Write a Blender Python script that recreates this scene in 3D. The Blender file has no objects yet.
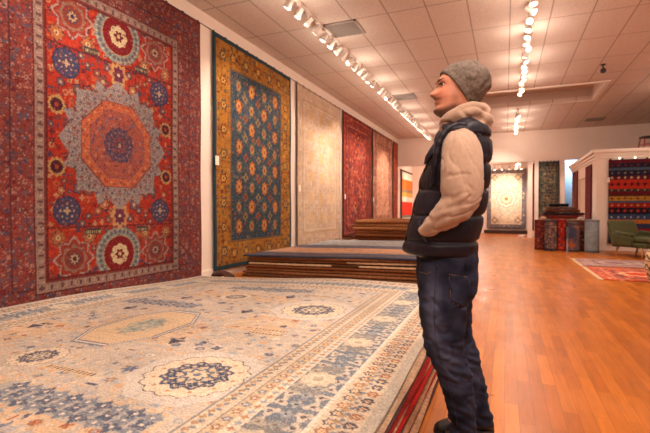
import bpy, bmesh, math, random
import numpy as np
from mathutils import Vector, Matrix, noise
from mathutils.bvhtree import BVHTree
random.seed(7); R0 = np.random.RandomState(11)
C = bpy.context.scene.collection
PI = math.pi
def lin(c):
    r = []
    for x in c[:3]:
        x = x / 255.0
        r.append(x / 12.92 if x <= 0.04045 else ((x + 0.055) / 1.055) ** 2.4)
    return tuple(r)

# ------------------------------------------------------------------ materials
MATS = {}
def newmat(name):
    m = bpy.data.materials.new(name); m.use_nodes = True
    nt = m.node_tree; b = nt.nodes['Principled BSDF']
    MATS[name] = m
    return m, nt, b
def mat(name, rgb, rough=0.6, metal=0.0, var=0.12, scale=20, bump=0.0, bscale=200, sheen=0.0, coat=0.0):
    if name in MATS: return MATS[name]
    m, nt, b = newmat(name)
    b.inputs['Roughness'].default_value = rough; b.inputs['Metallic'].default_value = metal
    if rough >= .85: b.inputs['Specular IOR Level'].default_value = .15
    if sheen: b.inputs['Sheen Weight'].default_value = sheen
    if coat: b.inputs['Coat Weight'].default_value = coat
    c = lin(rgb)
    tc = nt.nodes.new('ShaderNodeTexCoord')
    n = nt.nodes.new('ShaderNodeTexNoise'); n.inputs['Scale'].default_value = scale; n.inputs['Detail'].default_value = 4
    nt.links.new(tc.outputs['Object'], n.inputs['Vector'])
    r = nt.nodes.new('ShaderNodeValToRGB')
    r.color_ramp.elements[0].position = 0.3; r.color_ramp.elements[1].position = 0.7
    r.color_ramp.elements[0].color = tuple(x * (1 - var) for x in c) + (1,)
    r.color_ramp.elements[1].color = tuple(min(1, x * (1 + var)) for x in c) + (1,)
    nt.links.new(n.outputs['Fac'], r.inputs['Fac']); nt.links.new(r.outputs['Color'], b.inputs['Base Color'])
    if bump:
        n2 = nt.nodes.new('ShaderNodeTexNoise'); n2.inputs['Scale'].default_value = bscale; n2.inputs['Detail'].default_value = 3
        nt.links.new(tc.outputs['Object'], n2.inputs['Vector'])
        bp = nt.nodes.new('ShaderNodeBump'); bp.inputs['Strength'].default_value = bump; bp.inputs['Distance'].default_value = 0.004
        nt.links.new(n2.outputs['Fac'], bp.inputs['Height']); nt.links.new(bp.outputs['Normal'], b.inputs['Normal'])
    return m
def rugmat():
    if 'woven_wool' in MATS: return MATS['woven_wool']
    m, nt, b = newmat('woven_wool')
    a = nt.nodes.new('ShaderNodeAttribute'); a.attribute_name = 'Col'
    tc = nt.nodes.new('ShaderNodeTexCoord')
    n = nt.nodes.new('ShaderNodeTexNoise'); n.inputs['Scale'].default_value = 90; n.inputs['Detail'].default_value = 5
    nt.links.new(tc.outputs['Object'], n.inputs['Vector'])
    mr = nt.nodes.new('ShaderNodeMapRange'); mr.inputs['From Min'].default_value = .3; mr.inputs['From Max'].default_value = .7
    mr.inputs['To Min'].default_value = .78; mr.inputs['To Max'].default_value = 1.2
    nt.links.new(n.outputs['Fac'], mr.inputs['Value'])
    v = nt.nodes.new('ShaderNodeVectorMath'); v.operation = 'SCALE'
    nt.links.new(a.outputs['Color'], v.inputs[0]); nt.links.new(mr.outputs['Result'], v.inputs['Scale'])
    nt.links.new(v.outputs['Vector'], b.inputs['Base Color'])
    b.inputs['Roughness'].default_value = .9; b.inputs['Sheen Weight'].default_value = .03; b.inputs['Specular IOR Level'].default_value = .15
    bp = nt.nodes.new('ShaderNodeBump'); bp.inputs['Strength'].default_value = .35; bp.inputs['Distance'].default_value = .004
    nt.links.new(n.outputs['Fac'], bp.inputs['Height']); nt.links.new(bp.outputs['Normal'], b.inputs['Normal'])
    return m
def emit(name, rgb, s):
    if name in MATS: return MATS[name]
    m, nt, b = newmat(name)
    b.inputs['Base Color'].default_value = lin(rgb) + (1,)
    b.inputs['Emission Color'].default_value = lin(rgb) + (1,); b.inputs['Emission Strength'].default_value = s
    return m

# ------------------------------------------------------------------ object helpers
def link(o, parent=None):
    C.objects.link(o)
    if parent is not None: o.parent = parent
    return o
def obj(name, bm, m, parent=None, smooth=False):
    me = bpy.data.meshes.new(name); bm.normal_update(); bm.to_mesh(me); bm.free()
    if smooth:
        me.polygons.foreach_set('use_smooth', [True] * len(me.polygons))
    if m: me.materials.append(m)
    return link(bpy.data.objects.new(name, me), parent)
def tag(o, label=None, cat=None, group=None, kind=None):
    if label: o['label'] = label
    if cat: o['category'] = cat
    if group: o['group'] = group
    if kind: o['kind'] = kind
    return o
def thing(name, label, cat, loc=(0, 0, 0), rz=0, group=None):
    o = bpy.data.objects.new(name, None); C.objects.link(o); o.empty_display_size = .1
    o.location = loc; o.rotation_euler = (0, 0, rz)
    return tag(o, label, cat, group)
def struct(name, bm, m, parent=None, label=None):
    o = obj(name, bm, m, parent); o['kind'] = 'structure'
    if label: o['label'] = label
    return o
def copy_tree(o, parent=None):
    c = o.copy(); C.objects.link(c)
    if parent is not None: c.parent = parent
    for ch in list(o.children): copy_tree(ch, c)
    return c
def box(bm, x0, x1, y0, y1, z0, z1, bev=0, M=None, seg=2):
    r = bmesh.ops.create_cube(bm, size=1); vs = r['verts']
    for v in vs: v.co = Vector(((x0 + x1) / 2 + v.co.x * (x1 - x0), (y0 + y1) / 2 + v.co.y * (y1 - y0), (z0 + z1) / 2 + v.co.z * (z1 - z0)))
    if bev:
        es = list({e for v in vs for e in v.link_edges})
        rr = bmesh.ops.bevel(bm, geom=es, offset=bev, segments=seg, affect='EDGES', profile=.5)
        vs = list({v for f in rr['faces'] for v in f.verts} | {v for v in vs if v.is_valid})
    if M is not None:
        for v in vs: v.co = M @ v.co
    return vs
def nb(): return bmesh.new()
def boxbm(*a, **k):
    bm = nb(); box(bm, *a, **k); return bm
def loft(bm, rings, cap=True, closed=False):
    """rings: list of lists of points with equal length"""
    n = len(rings[0]); vs = [[bm.verts.new(p) for p in r] for r in rings]
    m = len(rings)
    for i in range(m if closed else m - 1):
        a, b = vs[i], vs[(i + 1) % m]
        for k in range(n):
            bm.faces.new((a[k], a[(k + 1) % n], b[(k + 1) % n], b[k]))
    if cap and not closed:
        bm.faces.new(vs[0][::-1]); bm.faces.new(vs[-1])
    return vs
def ring(c, A, B, n=24, p=2.0):
    out = []
    c = Vector(c); A = Vector(A); B = Vector(B)
    for k in range(n):
        t = 2 * PI * k / n; ct, st = math.cos(t), math.sin(t)
        out.append(c + A * (math.copysign(abs(ct) ** (2 / p), ct)) + B * (math.copysign(abs(st) ** (2 / p), st)))
    return out
def tube(bm, pts, rad, n=12, cap=True):
    pts = [Vector(p) for p in pts]
    if not hasattr(rad, '__len__'): rad = [rad] * len(pts)
    rings = []; up = None
    for i, p in enumerate(pts):
        t = (pts[min(i + 1, len(pts) - 1)] - pts[max(i - 1, 0)]).normalized()
        if up is None:
            up = Vector((0, 0, 1)) if abs(t.z) < .9 else Vector((1, 0, 0))
        a = t.cross(up).normalized(); b = a.cross(t).normalized(); up = b
        rings.append(ring(p, a * rad[i], b * rad[i], n))
    loft(bm, rings, cap)
def smooth_path(pts, sub=6):
    """Catmull-Rom through tuples of any length"""
    P = [np.array(p, float) for p in pts]; P = [2 * P[0] - P[1]] + P + [2 * P[-1] - P[-2]]
    out = []
    for i in range(1, len(P) - 2):
        for k in range(sub):
            t = k / sub
            out.append(.5 * (2 * P[i] + (P[i + 1] - P[i - 1]) * t + (2 * P[i - 1] - 5 * P[i] + 4 * P[i + 1] - P[i + 2]) * t * t + (3 * P[i] - P[i - 1] - 3 * P[i + 1] + P[i + 2]) * t ** 3))
    out.append(P[-2]); return out
def lathe(bm, prof, n=32, c=(0, 0)):
    rings = [[Vector((c[0] + r * math.cos(2 * PI * k / n), c[1] + r * math.sin(2 * PI * k / n), z)) for k in range(n)] for r, z in prof]
    loft(bm, rings)
def ell(bm, c, r, M=None, sub=3):
    q = bmesh.ops.create_icosphere(bm, subdivisions=sub, radius=1)
    for v in q['verts']:
        co = Vector((v.co.x * r[0], v.co.y * r[1], v.co.z * r[2]))
        if M is not None: co = M @ co
        v.co = co + Vector(c)
def remesh(o, vox, smooth_it=3, fac=.5):
    m = o.modifiers.new('r', 'REMESH'); m.mode = 'VOXEL'; m.voxel_size = vox
    s = o.modifiers.new('s', 'SMOOTH'); s.iterations = smooth_it; s.factor = fac
    dg = bpy.context.evaluated_depsgraph_get(); dg.update()
    ev = o.evaluated_get(dg); me = bpy.data.meshes.new_from_object(ev)
    mats = [x for x in o.data.materials]
    o.modifiers.clear(); old = o.data; o.data = me
    if not len(me.materials):
        for x in mats: me.materials.append(x)
    me.polygons.foreach_set('use_smooth', [True] * len(me.polygons))
    return o
def displace(o, f):
    me = o.data
    n = len(me.vertices); co = np.empty(n * 3, 'f'); no = np.empty(n * 3, 'f')
    me.vertices.foreach_get('co', co); me.vertex_normals.foreach_get('vector', no); co = co.reshape(-1, 3); no = no.reshape(-1, 3)
    d = np.array([f(Vector(c)) for c in co], 'f')[:, None]
    me.vertices.foreach_set('co', (co + no * d).ravel()); me.update()
def fnoise(p, s, seed=0):
    return noise.noise(Vector((p[0] * s + seed * 7.3, p[1] * s - seed * 3.1, p[2] * s + seed)))

# ------------------------------------------------------------------ woven pattern canvas
class Cv:
    def __init__(s, W, H, res, base):
        s.W, s.H = W, H; s.nu = int(W / res) + 1; s.nv = int(H / res) + 1
        s.u = np.linspace(0, W, s.nu); s.v = np.linspace(0, H, s.nv)
        s.c = np.zeros((s.nv, s.nu, 3)); s.c[:] = lin(base)
        s.clip = (0, W, 0, H)
    def win(s, u0, u1, v0, v1):
        a, b, c, d = s.clip; u0, u1, v0, v1 = max(u0, a), min(u1, b), max(v0, c), min(v1, d)
        i0, i1 = np.searchsorted(s.u, [u0, u1]); j0, j1 = np.searchsorted(s.v, [v0, v1])
        return i0, i1, j0, j1
    def put(s, u0, u1, v0, v1, f, col, al=1.0):
        i0, i1, j0, j1 = s.win(u0, u1, v0, v1)
        if i1 <= i0 or j1 <= j0: return
        U, V = np.meshgrid(s.u[i0:i1], s.v[j0:j1])
        m = f(U, V); sub = s.c[j0:j1, i0:i1]
        sub[m] = sub[m] * (1 - al) + np.array(lin(col)) * al
    def rect(s, u0, u1, v0, v1, col, al=1.0): s.put(u0, u1, v0, v1, lambda U, V: np.ones_like(U, bool), col, al)
    def disc(s, cu, cv, ru, col, rv=None, al=1.0):
        rv = rv or ru
        s.put(cu - ru, cu + ru, cv - rv, cv + rv, lambda U, V: ((U - cu) / ru) ** 2 + ((V - cv) / rv) ** 2 < 1, col, al)
    def star(s, cu, cv, r, amp, n, col, rot=0, rv=None, al=1.0):
        k = (rv or r) / r; q = r * (1 + amp)
        def f(U, V):
            a = U - cu; b = (V - cv) / k; t = np.arctan2(b, a) + rot; tri = np.abs(((t * n / (2 * PI)) % 1) - .5) * 2
            return np.hypot(a, b) < r * (1 - amp + 2 * amp * tri)
        s.put(cu - q, cu + q, cv - q * k, cv + q * k, f, col, al)
    def petal(s, cu, cv, r, amp, n, col, rot=0, rv=None):
        k = (rv or r) / r; q = r * (1 + amp)
        def f(U, V):
            a = U - cu; b = (V - cv) / k; t = np.arctan2(b, a) + rot
            return np.hypot(a, b) < r * (1 + amp * np.cos(n * t))
        s.put(cu - q, cu + q, cv - q * k, cv + q * k, f, col)
    def ngon(s, cu, cv, r, n, col, rot=0, rv=None):
        k = (rv or r) / r
        def f(U, V):
            a = U - cu; b = (V - cv) / k; t = np.arctan2(b, a) + rot
            w = (t % (2 * PI / n)) - PI / n
            return np.hypot(a, b) * np.cos(w) < r * math.cos(PI / n)
        s.put(cu - r, cu + r, cv - r * k, cv + r * k, f, col)
    def frame(s, a, b, col):   # band between inset a and inset b
        s.rect(a, b, a, s.H - a, col); s.rect(s.W - b, s.W - a, a, s.H - a, col)
        s.rect(a, s.W - a, a, b, col); s.rect(a, s.W - a, s.H - b, s.H - a, col)
    def rosette(s, cu, cv, r, cols, n=8, rv=None):
        k = (rv or r) / r
        for i, c in enumerate(cols):
            q = r * (1 - i / len(cols))
            if i % 2 == 0: s.petal(cu, cv, q, .1, n, c, rot=i * .4, rv=q * k)
            else: s.disc(cu, cv, q, c, rv=q * k)
    def scatter(s, u0, u1, v0, v1, step, cols, r=(.3, .5), rnd=None, dens=1.0, jit=.25):
        rnd = rnd or random.Random(5); old = s.clip; s.clip = (max(u0, old[0]), min(u1, old[1]), max(v0, old[2]), min(v1, old[3]))
        nu_ = max(1, int(round((u1 - u0) / step))); nv_ = max(1, int(round((v1 - v0) / step)))
        for i in range(nu_):
            for j in range(nv_):
                if rnd.random() > dens: continue
                cu = u0 + (i + .5 + rnd.uniform(-jit, jit)) * (u1 - u0) / nu_; cv = v0 + (j + .5 + rnd.uniform(-jit, jit)) * (v1 - v0) / nv_
                q = step * rnd.uniform(*r); k = rnd.randrange(4); c1, c2 = rnd.choice(cols), rnd.choice(cols)
                if k == 0: s.disc(cu, cv, q, c1); s.disc(cu, cv, q * .45, c2)
                elif k == 1: s.petal(cu, cv, q, .3, rnd.choice([4, 6]), c1, rot=rnd.random()); s.disc(cu, cv, q * .35, c2)
                elif k == 2: s.star(cu, cv, q, .35, 4, c1, rot=.78 * rnd.randrange(2))
                else:
                    s.rect(cu - q, cu + q, cv - q * .35, cv + q * .35, c1) if rnd.random() < .5 else s.rect(cu - q * .35, cu + q * .35, cv - q, cv + q, c1)
        s.clip = old
    def dashes(s, a, b, step, c1, c2):   # alternating blocks in the frame between insets
        s.frame(a, b, c1); q = step * .45
        v = a
        while v < s.H - a:
            s.rect(a, b, v, v + q, c2); s.rect(s.W - b, s.W - a, v, v + q, c2); v += step
        u = a
        while u < s.W - a:
            s.rect(u, u + q, a, b, c2); s.rect(u, u + q, s.H - b, s.H - a, c2); u += step
    def speck(s, cols, p, al=.7, box=None, cell=1, circ=None):
        u0, u1, v0, v1 = box or (0, s.W, 0, s.H)
        i0, i1, j0, j1 = s.win(u0, u1, v0, v1); w_, h_ = i1 - i0, j1 - j0
        if w_ < 1 or h_ < 1: return
        gw, gh = w_ // cell + 1, h_ // cell + 1
        m = (R0.rand(gh, gw) < p).repeat(cell, 0).repeat(cell, 1)[:h_, :w_]
        k = R0.randint(0, len(cols), (gh, gw)).repeat(cell, 0).repeat(cell, 1)[:h_, :w_]
        pal = np.array([lin(x) for x in cols])[k]
        if circ:
            U, V = np.meshgrid(s.u[i0:i1], s.v[j0:j1]); r = np.hypot(U - circ[0], V - circ[1]); m &= (r > circ[2]) & (r < circ[3])
        sub = s.c[j0:j1, i0:i1]; sub[m] = sub[m] * (1 - al) + pal[m] * al
    def wear(s, amt=.12, blocks=40):
        n = R0.uniform(1 - amt, 1 + amt, (s.nv, s.nu, 1)); s.c *= n
        g = R0.uniform(1 - amt, 1 + amt, (s.nv // blocks + 2, s.nu // blocks + 2))
        jj = np.arange(s.nv) / blocks; ii = np.arange(s.nu) / blocks
        j0 = jj.astype(int); i0 = ii.astype(int); fj = (jj - j0)[:, None]; fi = (ii - i0)[None]
        z = g[j0][:, i0] * (1 - fj) * (1 - fi) + g[j0 + 1][:, i0] * fj * (1 - fi) + g[j0][:, i0 + 1] * (1 - fj) * fi + g[j0 + 1][:, i0 + 1] * fj * fi
        s.c *= z[:, :, None]
        rows = R0.uniform(1 - amt * .5, 1 + amt * .5, (s.nv, 1, 1)); s.c *= rows   # abrash
        np.clip(s.c, 0, 1, out=s.c)

def rugmesh(name, cv, fn, parent=None, off=None, m=None, cap=False):
    """fn(U,V)->(x,y,z) arrays of the face of the rug; off = vector through its thickness (None: open surface)"""
    U, V = np.meshgrid(cv.u, cv.v); X, Y, Z = fn(U, V)
    nu, nv = cv.nu, cv.nv
    top = np.stack([X, Y, Z], -1).reshape(-1, 3)
    idx = np.arange(nu * nv).reshape(nv, nu)
    q = np.stack([idx[:-1, :-1], idx[:-1, 1:], idx[1:, 1:], idx[1:, :-1]], -1).reshape(-1, 4)
    co = top; quads = q; ext = []
    col = np.concatenate([cv.c.reshape(-1, 3), np.ones((nu * nv, 1))], 1)
    if off is not None:
        bl = np.concatenate([idx[0, :-1], idx[:-1, -1], idx[-1, :0:-1], idx[:0:-1, 0]])
        low = top[bl] + np.array(off); nb_ = len(bl); b0 = len(co)
        co = np.concatenate([co, low]); col = np.concatenate([col, col[bl]])
        k = np.arange(nb_); k2 = (k + 1) % nb_
        quads = np.concatenate([quads, np.stack([bl[k], b0 + k, b0 + k2, bl[k2]], -1)])
        ext = [list(range(b0, b0 + nb_))[::-1]] if cap else []
    me = bpy.data.meshes.new(name)
    nl = len(quads) * 4 + sum(len(e) for e in ext)
    me.vertices.add(len(co)); me.vertices.foreach_set('co', co.astype('f').ravel())
    me.loops.add(nl); li = np.concatenate([quads.ravel()] + [np.array(e) for e in ext]) if ext else quads.ravel()
    me.loops.foreach_set('vertex_index', li.astype('i'))
    np_ = len(quads) + len(ext); me.polygons.add(np_)
    st = np.concatenate([np.arange(len(quads)) * 4, np.array([len(quads) * 4] if ext else [], int)])
    me.polygons.foreach_set('loop_start', st.astype('i'))
    sm = np.ones(np_, bool); sm[(nu - 1) * (nv - 1):] = False
    me.update(calc_edges=True)
    me.polygons.foreach_set('use_smooth', sm)
    a = me.color_attributes.new('Col', 'FLOAT_COLOR', 'POINT'); a.data.foreach_set('color', col.astype('f').ravel())
    me.materials.append(m or rugmat()); me.validate()
    return link(bpy.data.objects.new(name, me), parent)

# ------------------------------------------------------------------ camera
YAW = math.radians(22.63); CH = 1.12
cd = bpy.data.cameras.new('camera'); cam = bpy.data.objects.new('camera', cd); C.objects.link(cam)
cd.sensor_width = 36; cd.lens = 433 / 650 * 36
cam.location = (0, 0, CH); cam.rotation_euler = (math.radians(90 - .86), 0, YAW)
cd.dof.use_dof = True; cd.dof.focus_distance = 2.6; cd.dof.aperture_fstop = 3.2
bpy.context.scene.camera = cam
LW, CZ, HY = -4.45, 4.27, 19.1     # left wall x, ceiling z, far header wall y

# ------------------------------------------------------------------ the room
wall_m = mat('wall_paint', (232, 214, 200), .75, var=.02, scale=3, bump=.05, bscale=60)
trim_m = mat('trim_paint', (236, 222, 208), .5, var=.02)
blue_m = mat('blue_grey_paint', (150, 175, 195), .7, var=.03)
def floor_mat():
    m, nt, b = newmat('varnished_strip_floor'); L = nt.links.new; N = nt.nodes.new
    tc = N('ShaderNodeTexCoord'); mp = N('ShaderNodeMapping'); mp.inputs['Rotation'].default_value = (0, 0, PI / 2)
    L(tc.outputs['Object'], mp.inputs['Vector'])
    br = N('ShaderNodeTexBrick'); br.inputs['Scale'].default_value = 1; br.inputs['Brick Width'].default_value = .62
    br.inputs['Row Height'].default_value = .075; br.inputs['Mortar Size'].default_value = .0012; br.offset = .37; br.offset_frequency = 2
    br.inputs['Color1'].default_value = lin((156, 82, 22)) + (1,); br.inputs['Color2'].default_value = lin((190, 108, 32)) + (1,)
    br.inputs['Mortar'].default_value = lin((118, 60, 18)) + (1,); br.inputs['Mortar Smooth'].default_value = .3
    L(mp.outputs['Vector'], br.inputs['Vector'])
    mp2 = N('ShaderNodeMapping'); mp2.inputs['Scale'].default_value = (14, 1.6, 1); L(tc.outputs['Object'], mp2.inputs['Vector'])
    n = N('ShaderNodeTexNoise'); n.inputs['Scale'].default_value = 2.2; n.inputs['Detail'].default_value = 8; n.inputs['Distortion'].default_value = .5
    L(mp2.outputs['Vector'], n.inputs['Vector'])
    mr = N('ShaderNodeMapRange'); mr.inputs['From Min'].default_value = .3; mr.inputs['From Max'].default_value = .72
    mr.inputs['To Min'].default_value = .80; mr.inputs['To Max'].default_value = 1.1; L(n.outputs['Fac'], mr.inputs['Value'])
    v = N('ShaderNodeVectorMath'); v.operation = 'SCALE'; L(br.outputs['Color'], v.inputs[0]); L(mr.outputs['Result'], v.inputs['Scale'])
    L(v.outputs['Vector'], b.inputs['Base Color'])
    n3 = N('ShaderNodeTexNoise'); n3.inputs['Scale'].default_value = 3; L(tc.outputs['Object'], n3.inputs['Vector'])
    m3 = N('ShaderNodeMapRange'); m3.inputs['To Min'].default_value = .22; m3.inputs['To Max'].default_value = .42; L(n3.outputs['Fac'], m3.inputs['Value'])
    L(m3.outputs['Result'], b.inputs['Roughness'])
    bp = N('ShaderNodeBump'); bp.inputs['Strength'].default_value = .03; bp.inputs['Distance'].default_value = .001
    L(n.outputs['Fac'], bp.inputs['Height']); L(bp.outputs['Normal'], b.inputs['Normal'])
    return m
def ceiling_mat():
    m, nt, b = newmat('suspended_ceiling_tiles'); L = nt.links.new; N = nt.nodes.new
    tc = N('ShaderNodeTexCoord'); s = N('ShaderNodeSeparateXYZ'); L(tc.outputs['Object'], s.inputs['Vector'])
    def line(out, orig, per, w):
        a = N('ShaderNodeMath'); a.operation = 'SUBTRACT'; L(out, a.inputs[0]); a.inputs[1].default_value = orig - per / 2 - 50 * per
        q = N('ShaderNodeMath'); q.operation = 'MODULO'; L(a.outputs[0], q.inputs[0]); q.inputs[1].default_value = per
        c = N('ShaderNodeMath'); c.operation = 'SUBTRACT'; L(q.outputs[0], c.inputs[0]); c.inputs[1].default_value = per / 2
        d = N('ShaderNodeMath'); d.operation = 'ABSOLUTE'; L(c.outputs[0], d.inputs[0])
        e = N('ShaderNodeMath'); e.operation = 'LESS_THAN'; L(d.outputs[0], e.inputs[0]); e.inputs[1].default_value = w
        return e
    e1 = line(s.outputs['X'], .05, .605, .011); e2 = line(s.outputs['Y'], 6.83, 1.22, .011)
    mx = N('ShaderNodeMath'); mx.operation = 'MAXIMUM'; L(e1.outputs[0], mx.inputs[0]); L(e2.outputs[0], mx.inputs[1])
    n = N('ShaderNodeTexNoise'); n.inputs['Scale'].default_value = 60; n.inputs['Detail'].default_value = 6; L(tc.outputs['Object'], n.inputs['Vector'])
    r = N('ShaderNodeValToRGB'); r.color_ramp.elements[0].color = lin((190, 172, 160)) + (1,); r.color_ramp.elements[1].color = lin((222, 205, 192)) + (1,)
    r.color_ramp.elements[0].position = .3; r.color_ramp.elements[1].position = .6
    L(n.outputs['Fac'], r.inputs['Fac'])
    mi = N('ShaderNodeMix'); mi.data_type = 'RGBA'; L(mx.outputs[0], mi.inputs['Factor']); L(r.outputs['Color'], mi.inputs['A'])
    mi.inputs['B'].default_value = lin((164, 144, 130)) + (1,)
    L(mi.outputs['Result'], b.inputs['Base Color']); b.inputs['Roughness'].default_value = .85
    return m
XR, YB, BY = 7.0, -3.0, 22.5
struct('floor', boxbm(LW - .1, XR + .1, YB - .1, BY + .1, -.1, 0), floor_mat(), label='orange varnished hardwood strip floor')
RX0, RX1, RY0, RY1, RH = -1.2, 2.25, 12.5, 14.4, .34
cb = nb()
for a in ((LW - .1, XR + .1, YB - .1, RY0), (LW - .1, XR + .1, RY1, HY), (LW - .1, RX0, RY0, RY1), (RX1, XR + .1, RY0, RY1)):
    box(cb, a[0], a[1], a[2], a[3], CZ, CZ + .12)
struct('ceiling', cb, ceiling_mat(), label='suspended ceiling of rectangular tiles in a thin grid')
rb = nb()
box(rb, RX0 - .05, RX1 + .05, RY0 - .05, RY1 + .05, CZ + RH, CZ + RH + .05)
box(rb, RX0 - .05, RX0, RY0, RY1, CZ + .121, CZ + RH); box(rb, RX1, RX1 + .05, RY0, RY1, CZ + .121, CZ + RH)
box(rb, RX0, RX1, RY0 - .05, RY0, CZ + .121, CZ + RH); box(rb, RX0, RX1, RY1, RY1 + .05, CZ + .121, CZ + RH)
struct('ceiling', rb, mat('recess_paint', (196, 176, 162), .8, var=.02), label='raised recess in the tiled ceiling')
rt = nb()
box(rt, RX0 - .02, RX1 + .1, RY0 - .1, RY0, CZ - .03, CZ - .001); box(rt, RX1, RX1 + .1, RY0, RY1, CZ - .03, CZ - .001)
box(rt, RX0 - .1, RX0, RY0 - .1, RY1, CZ - .03, CZ - .001); box(rt, RX0, RX1, RY1, RY1 + .05, CZ - .02, CZ - .001)
struct('trim_1', rt, trim_m)
struct('wall_left', boxbm(LW - .12, LW, YB, BY, 0, CZ), wall_m)
struct('wall_right', boxbm(XR, XR + .12, YB, BY, 0, CZ), wall_m)
struct('wall_front', boxbm(LW, XR, YB - .12, YB, 0, CZ), wall_m)
fw = nb()
box(fw, LW, XR, HY, HY + .15, 3.06, CZ)                 # header above the openings
box(fw, .82, .98, HY, HY + .15, 0, 3.06); box(fw, 1.06, 2.12, HY, HY + .15, 0, 3.06); box(fw, 4.2, XR, HY, HY + .15, 0, 3.06)
struct('wall_far', fw, wall_m)
bw = nb(); box(bw, LW, 1.4, BY, BY + .12, 0, 3.5); struct('wall_back', bw, wall_m)
struct('wall_beyond', boxbm(1.4, XR, BY - .3, BY + .12, 0, 3.5), blue_m, label='blue grey wall beyond the opening')
struct('ceiling', boxbm(LW, XR, HY + .15, BY + .12, 3.5, 3.6), mat('plain_ceiling', (225, 205, 190), .8), label='plain low ceiling of the back room')
struct('wall_partition', boxbm(1.06, 1.14, HY + .15, BY - .3, 0, 3.5), wall_m)
struct('baseboard_left', boxbm(LW, LW + .02, YB, HY, 0, .15, bev=.004), trim_m)
struct('baseboard_far', boxbm(1.06, 2.12, HY - .02, HY, 0, .15), trim_m)

# booth on the right
BX, BYF, BH = 2.34, 14.1, 2.62
bb = nb()
box(bb, BX, XR, BYF, BYF + .12, 0, BH)                    # front face
box(bb, BX, BX + .12, BYF + .12, 15.85, 0, BH); box(bb, BX, BX + .12, 17.15, 18.9, 0, BH); box(bb, BX, BX + .12, 15.85, 17.15, 2.15, BH)
struct('wall_booth', bb, wall_m, label='cream walls of the low display booth')
cn = nb()
for k, (e, z0, z1) in enumerate(((.03, 2.55, 2.62), (.07, 2.62, 2.70), (.13, 2.70, 2.79))):
    box(cn, BX - e, XR, BYF - e, BYF + .12, z0 if k else 2.55, z1)
    box(cn, BX - e, BX + .12, BYF + .12, 18.9, z0, z1)
struct('trim_2', cn, trim_m, label='cream cornice on top of the booth')
struct('trim_3', boxbm(BX - .015, BX + .28, BYF - .015, BYF + .0, 0, .12), trim_m)
struct('door_1', boxbm(BX + .02, BX + .08, 15.86, 17.14, 0, 2.14), mat('door_cream', (214, 190, 168), .6), label='cream door in the side of the booth')

# vents
vm = mat('vent_grey', (150, 136, 126), .6)
for i, (x, y, lb) in enumerate(((-2.6, 7.12, 'grey square ceiling vent nearest the camera beside the spotlight track'), (-2.6, 12.0, 'grey square ceiling vent further along the wall spotlight track'),
                            (2.84, 17.5, 'grey square ceiling vent above the booth near the far wall'), (3.45, 12.2, 'grey ceiling vent cut by the right edge of the picture'))):
    t = thing('ceiling_vent', lb, 'vent', (x, y, CZ), group='ceiling vents')
    b = nb(); q = .29
    box(b, -q, q, -q, -q + .03, -.018, 0); box(b, -q, q, q - .03, q, -.018, 0); box(b, -q, -q + .03, -q, q, -.018, 0); box(b, q - .03, q, -q, q, -.018, 0)
    obj('vent_frame', b, vm, t)
    b = nb()
    for k in range(11): box(b, -q + .03, q - .03, -.245 + k * .047, -.245 + k * .047 + .03, -.012, -.002)
    obj('louvre', b, mat('vent_dark', (128, 116, 108), .6), t)
t = thing('security_camera', 'small dark security camera hanging from the ceiling grid on the right', 'security camera', (1.93, 11.0, CZ))
b = nb(); lathe(b, [(.05, 0), (.05, -.02), (.015, -.03), (.015, -.09), (.03, -.1)], 16); obj('mount', b, mat('black_plastic', (30, 28, 28), .4), t, True)
b = nb(); ell(b, (0, -.01, -.14), (.06, .08, .055)); obj('camera_housing', b, mat('black_plastic', (30, 28, 28)), t, True)

# ------------------------------------------------------------------ track lights
WARM = (1.0, .82, .68)
white_m = mat('white_metal', (225, 215, 205), .4)
glow = emit('lamp_face', (255, 226, 196), 9)
def head_proto(face=True):
    t = thing('track_spotlight', '', 'spotlight', (0, 0, 0))
    b = nb(); box(b, -.02, .02, -.05, .05, -.035, 0, bev=.004); tube(b, [(0, 0, -.03), (0, 0, -.085)], .008, 8); obj('adapter', b, white_m, t)
    b = nb(); tube(b, [(-.055, 0, -.16), (-.055, 0, -.10), (-.03, 0, -.085), (.03, 0, -.085), (.055, 0, -.10), (.055, 0, -.16)], .006, 8); obj('yoke', b, white_m, t)
    b = nb(); lathe(b, [(.02, .10), (.034, .09), (.036, .02), (.058, -.045), (.06, -.062), (.054, -.062), (.05, -.045)], 20)
    c = obj('lamp_can', b, white_m, t, True); c.location = (0, 0, -.15)
    b = nb(); lathe(b, [(.046, -.058), (.04, -.064), (.02, -.067)], 20); l = obj('lamp_lens', b, glow, c, True)
    return t
proto = head_proto(); first = True
def put_head(x, y, z, tx, ty, label, group):
    """aim angles tx (about y: + leans to +x), ty"""
    global first
    t = proto if first else copy_tree(proto); first = False
    t.location = (x, y, z); t['label'] = label; t['group'] = group
    for ch in t.children:
        if ch.name.startswith('lamp_can'): ch.rotation_euler = (ty, tx, 0)
        # lens is a child of the can and turns with it
    return t
def spot(x, y, z, tgt, power, size=70, blend=.8, rad=.05, col=WARM):
    l = bpy.data.lights.new('spot_lamp', 'SPOT'); l.energy = power; l.color = col; l.spot_size = math.radians(size); l.spot_blend = blend; l.shadow_soft_size = rad
    o = bpy.data.objects.new('spot_lamp', l); C.objects.link(o); o.location = (x, y, z)
    o.rotation_euler = (Vector(tgt) - Vector((x, y, z))).to_track_quat('-Z', 'Y').to_euler()
RZ = CZ - .035
rr = random.Random(3)
T1X, T2X = -2.9, .34
def rail(x, y0, y1, z, label):
    b = nb(); box(b, x - .018, x + .018, y0, y1, z, z + .034, bev=.003)
    tag(obj('track_rail', b, white_m), label, 'light track')
rail(T1X, 3.0, 18.7, RZ, 'long white lighting track on the ceiling beside the rug wall')
rail(T2X, 3.0, 12.38, RZ, 'white lighting track running down the middle of the ceiling')
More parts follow.
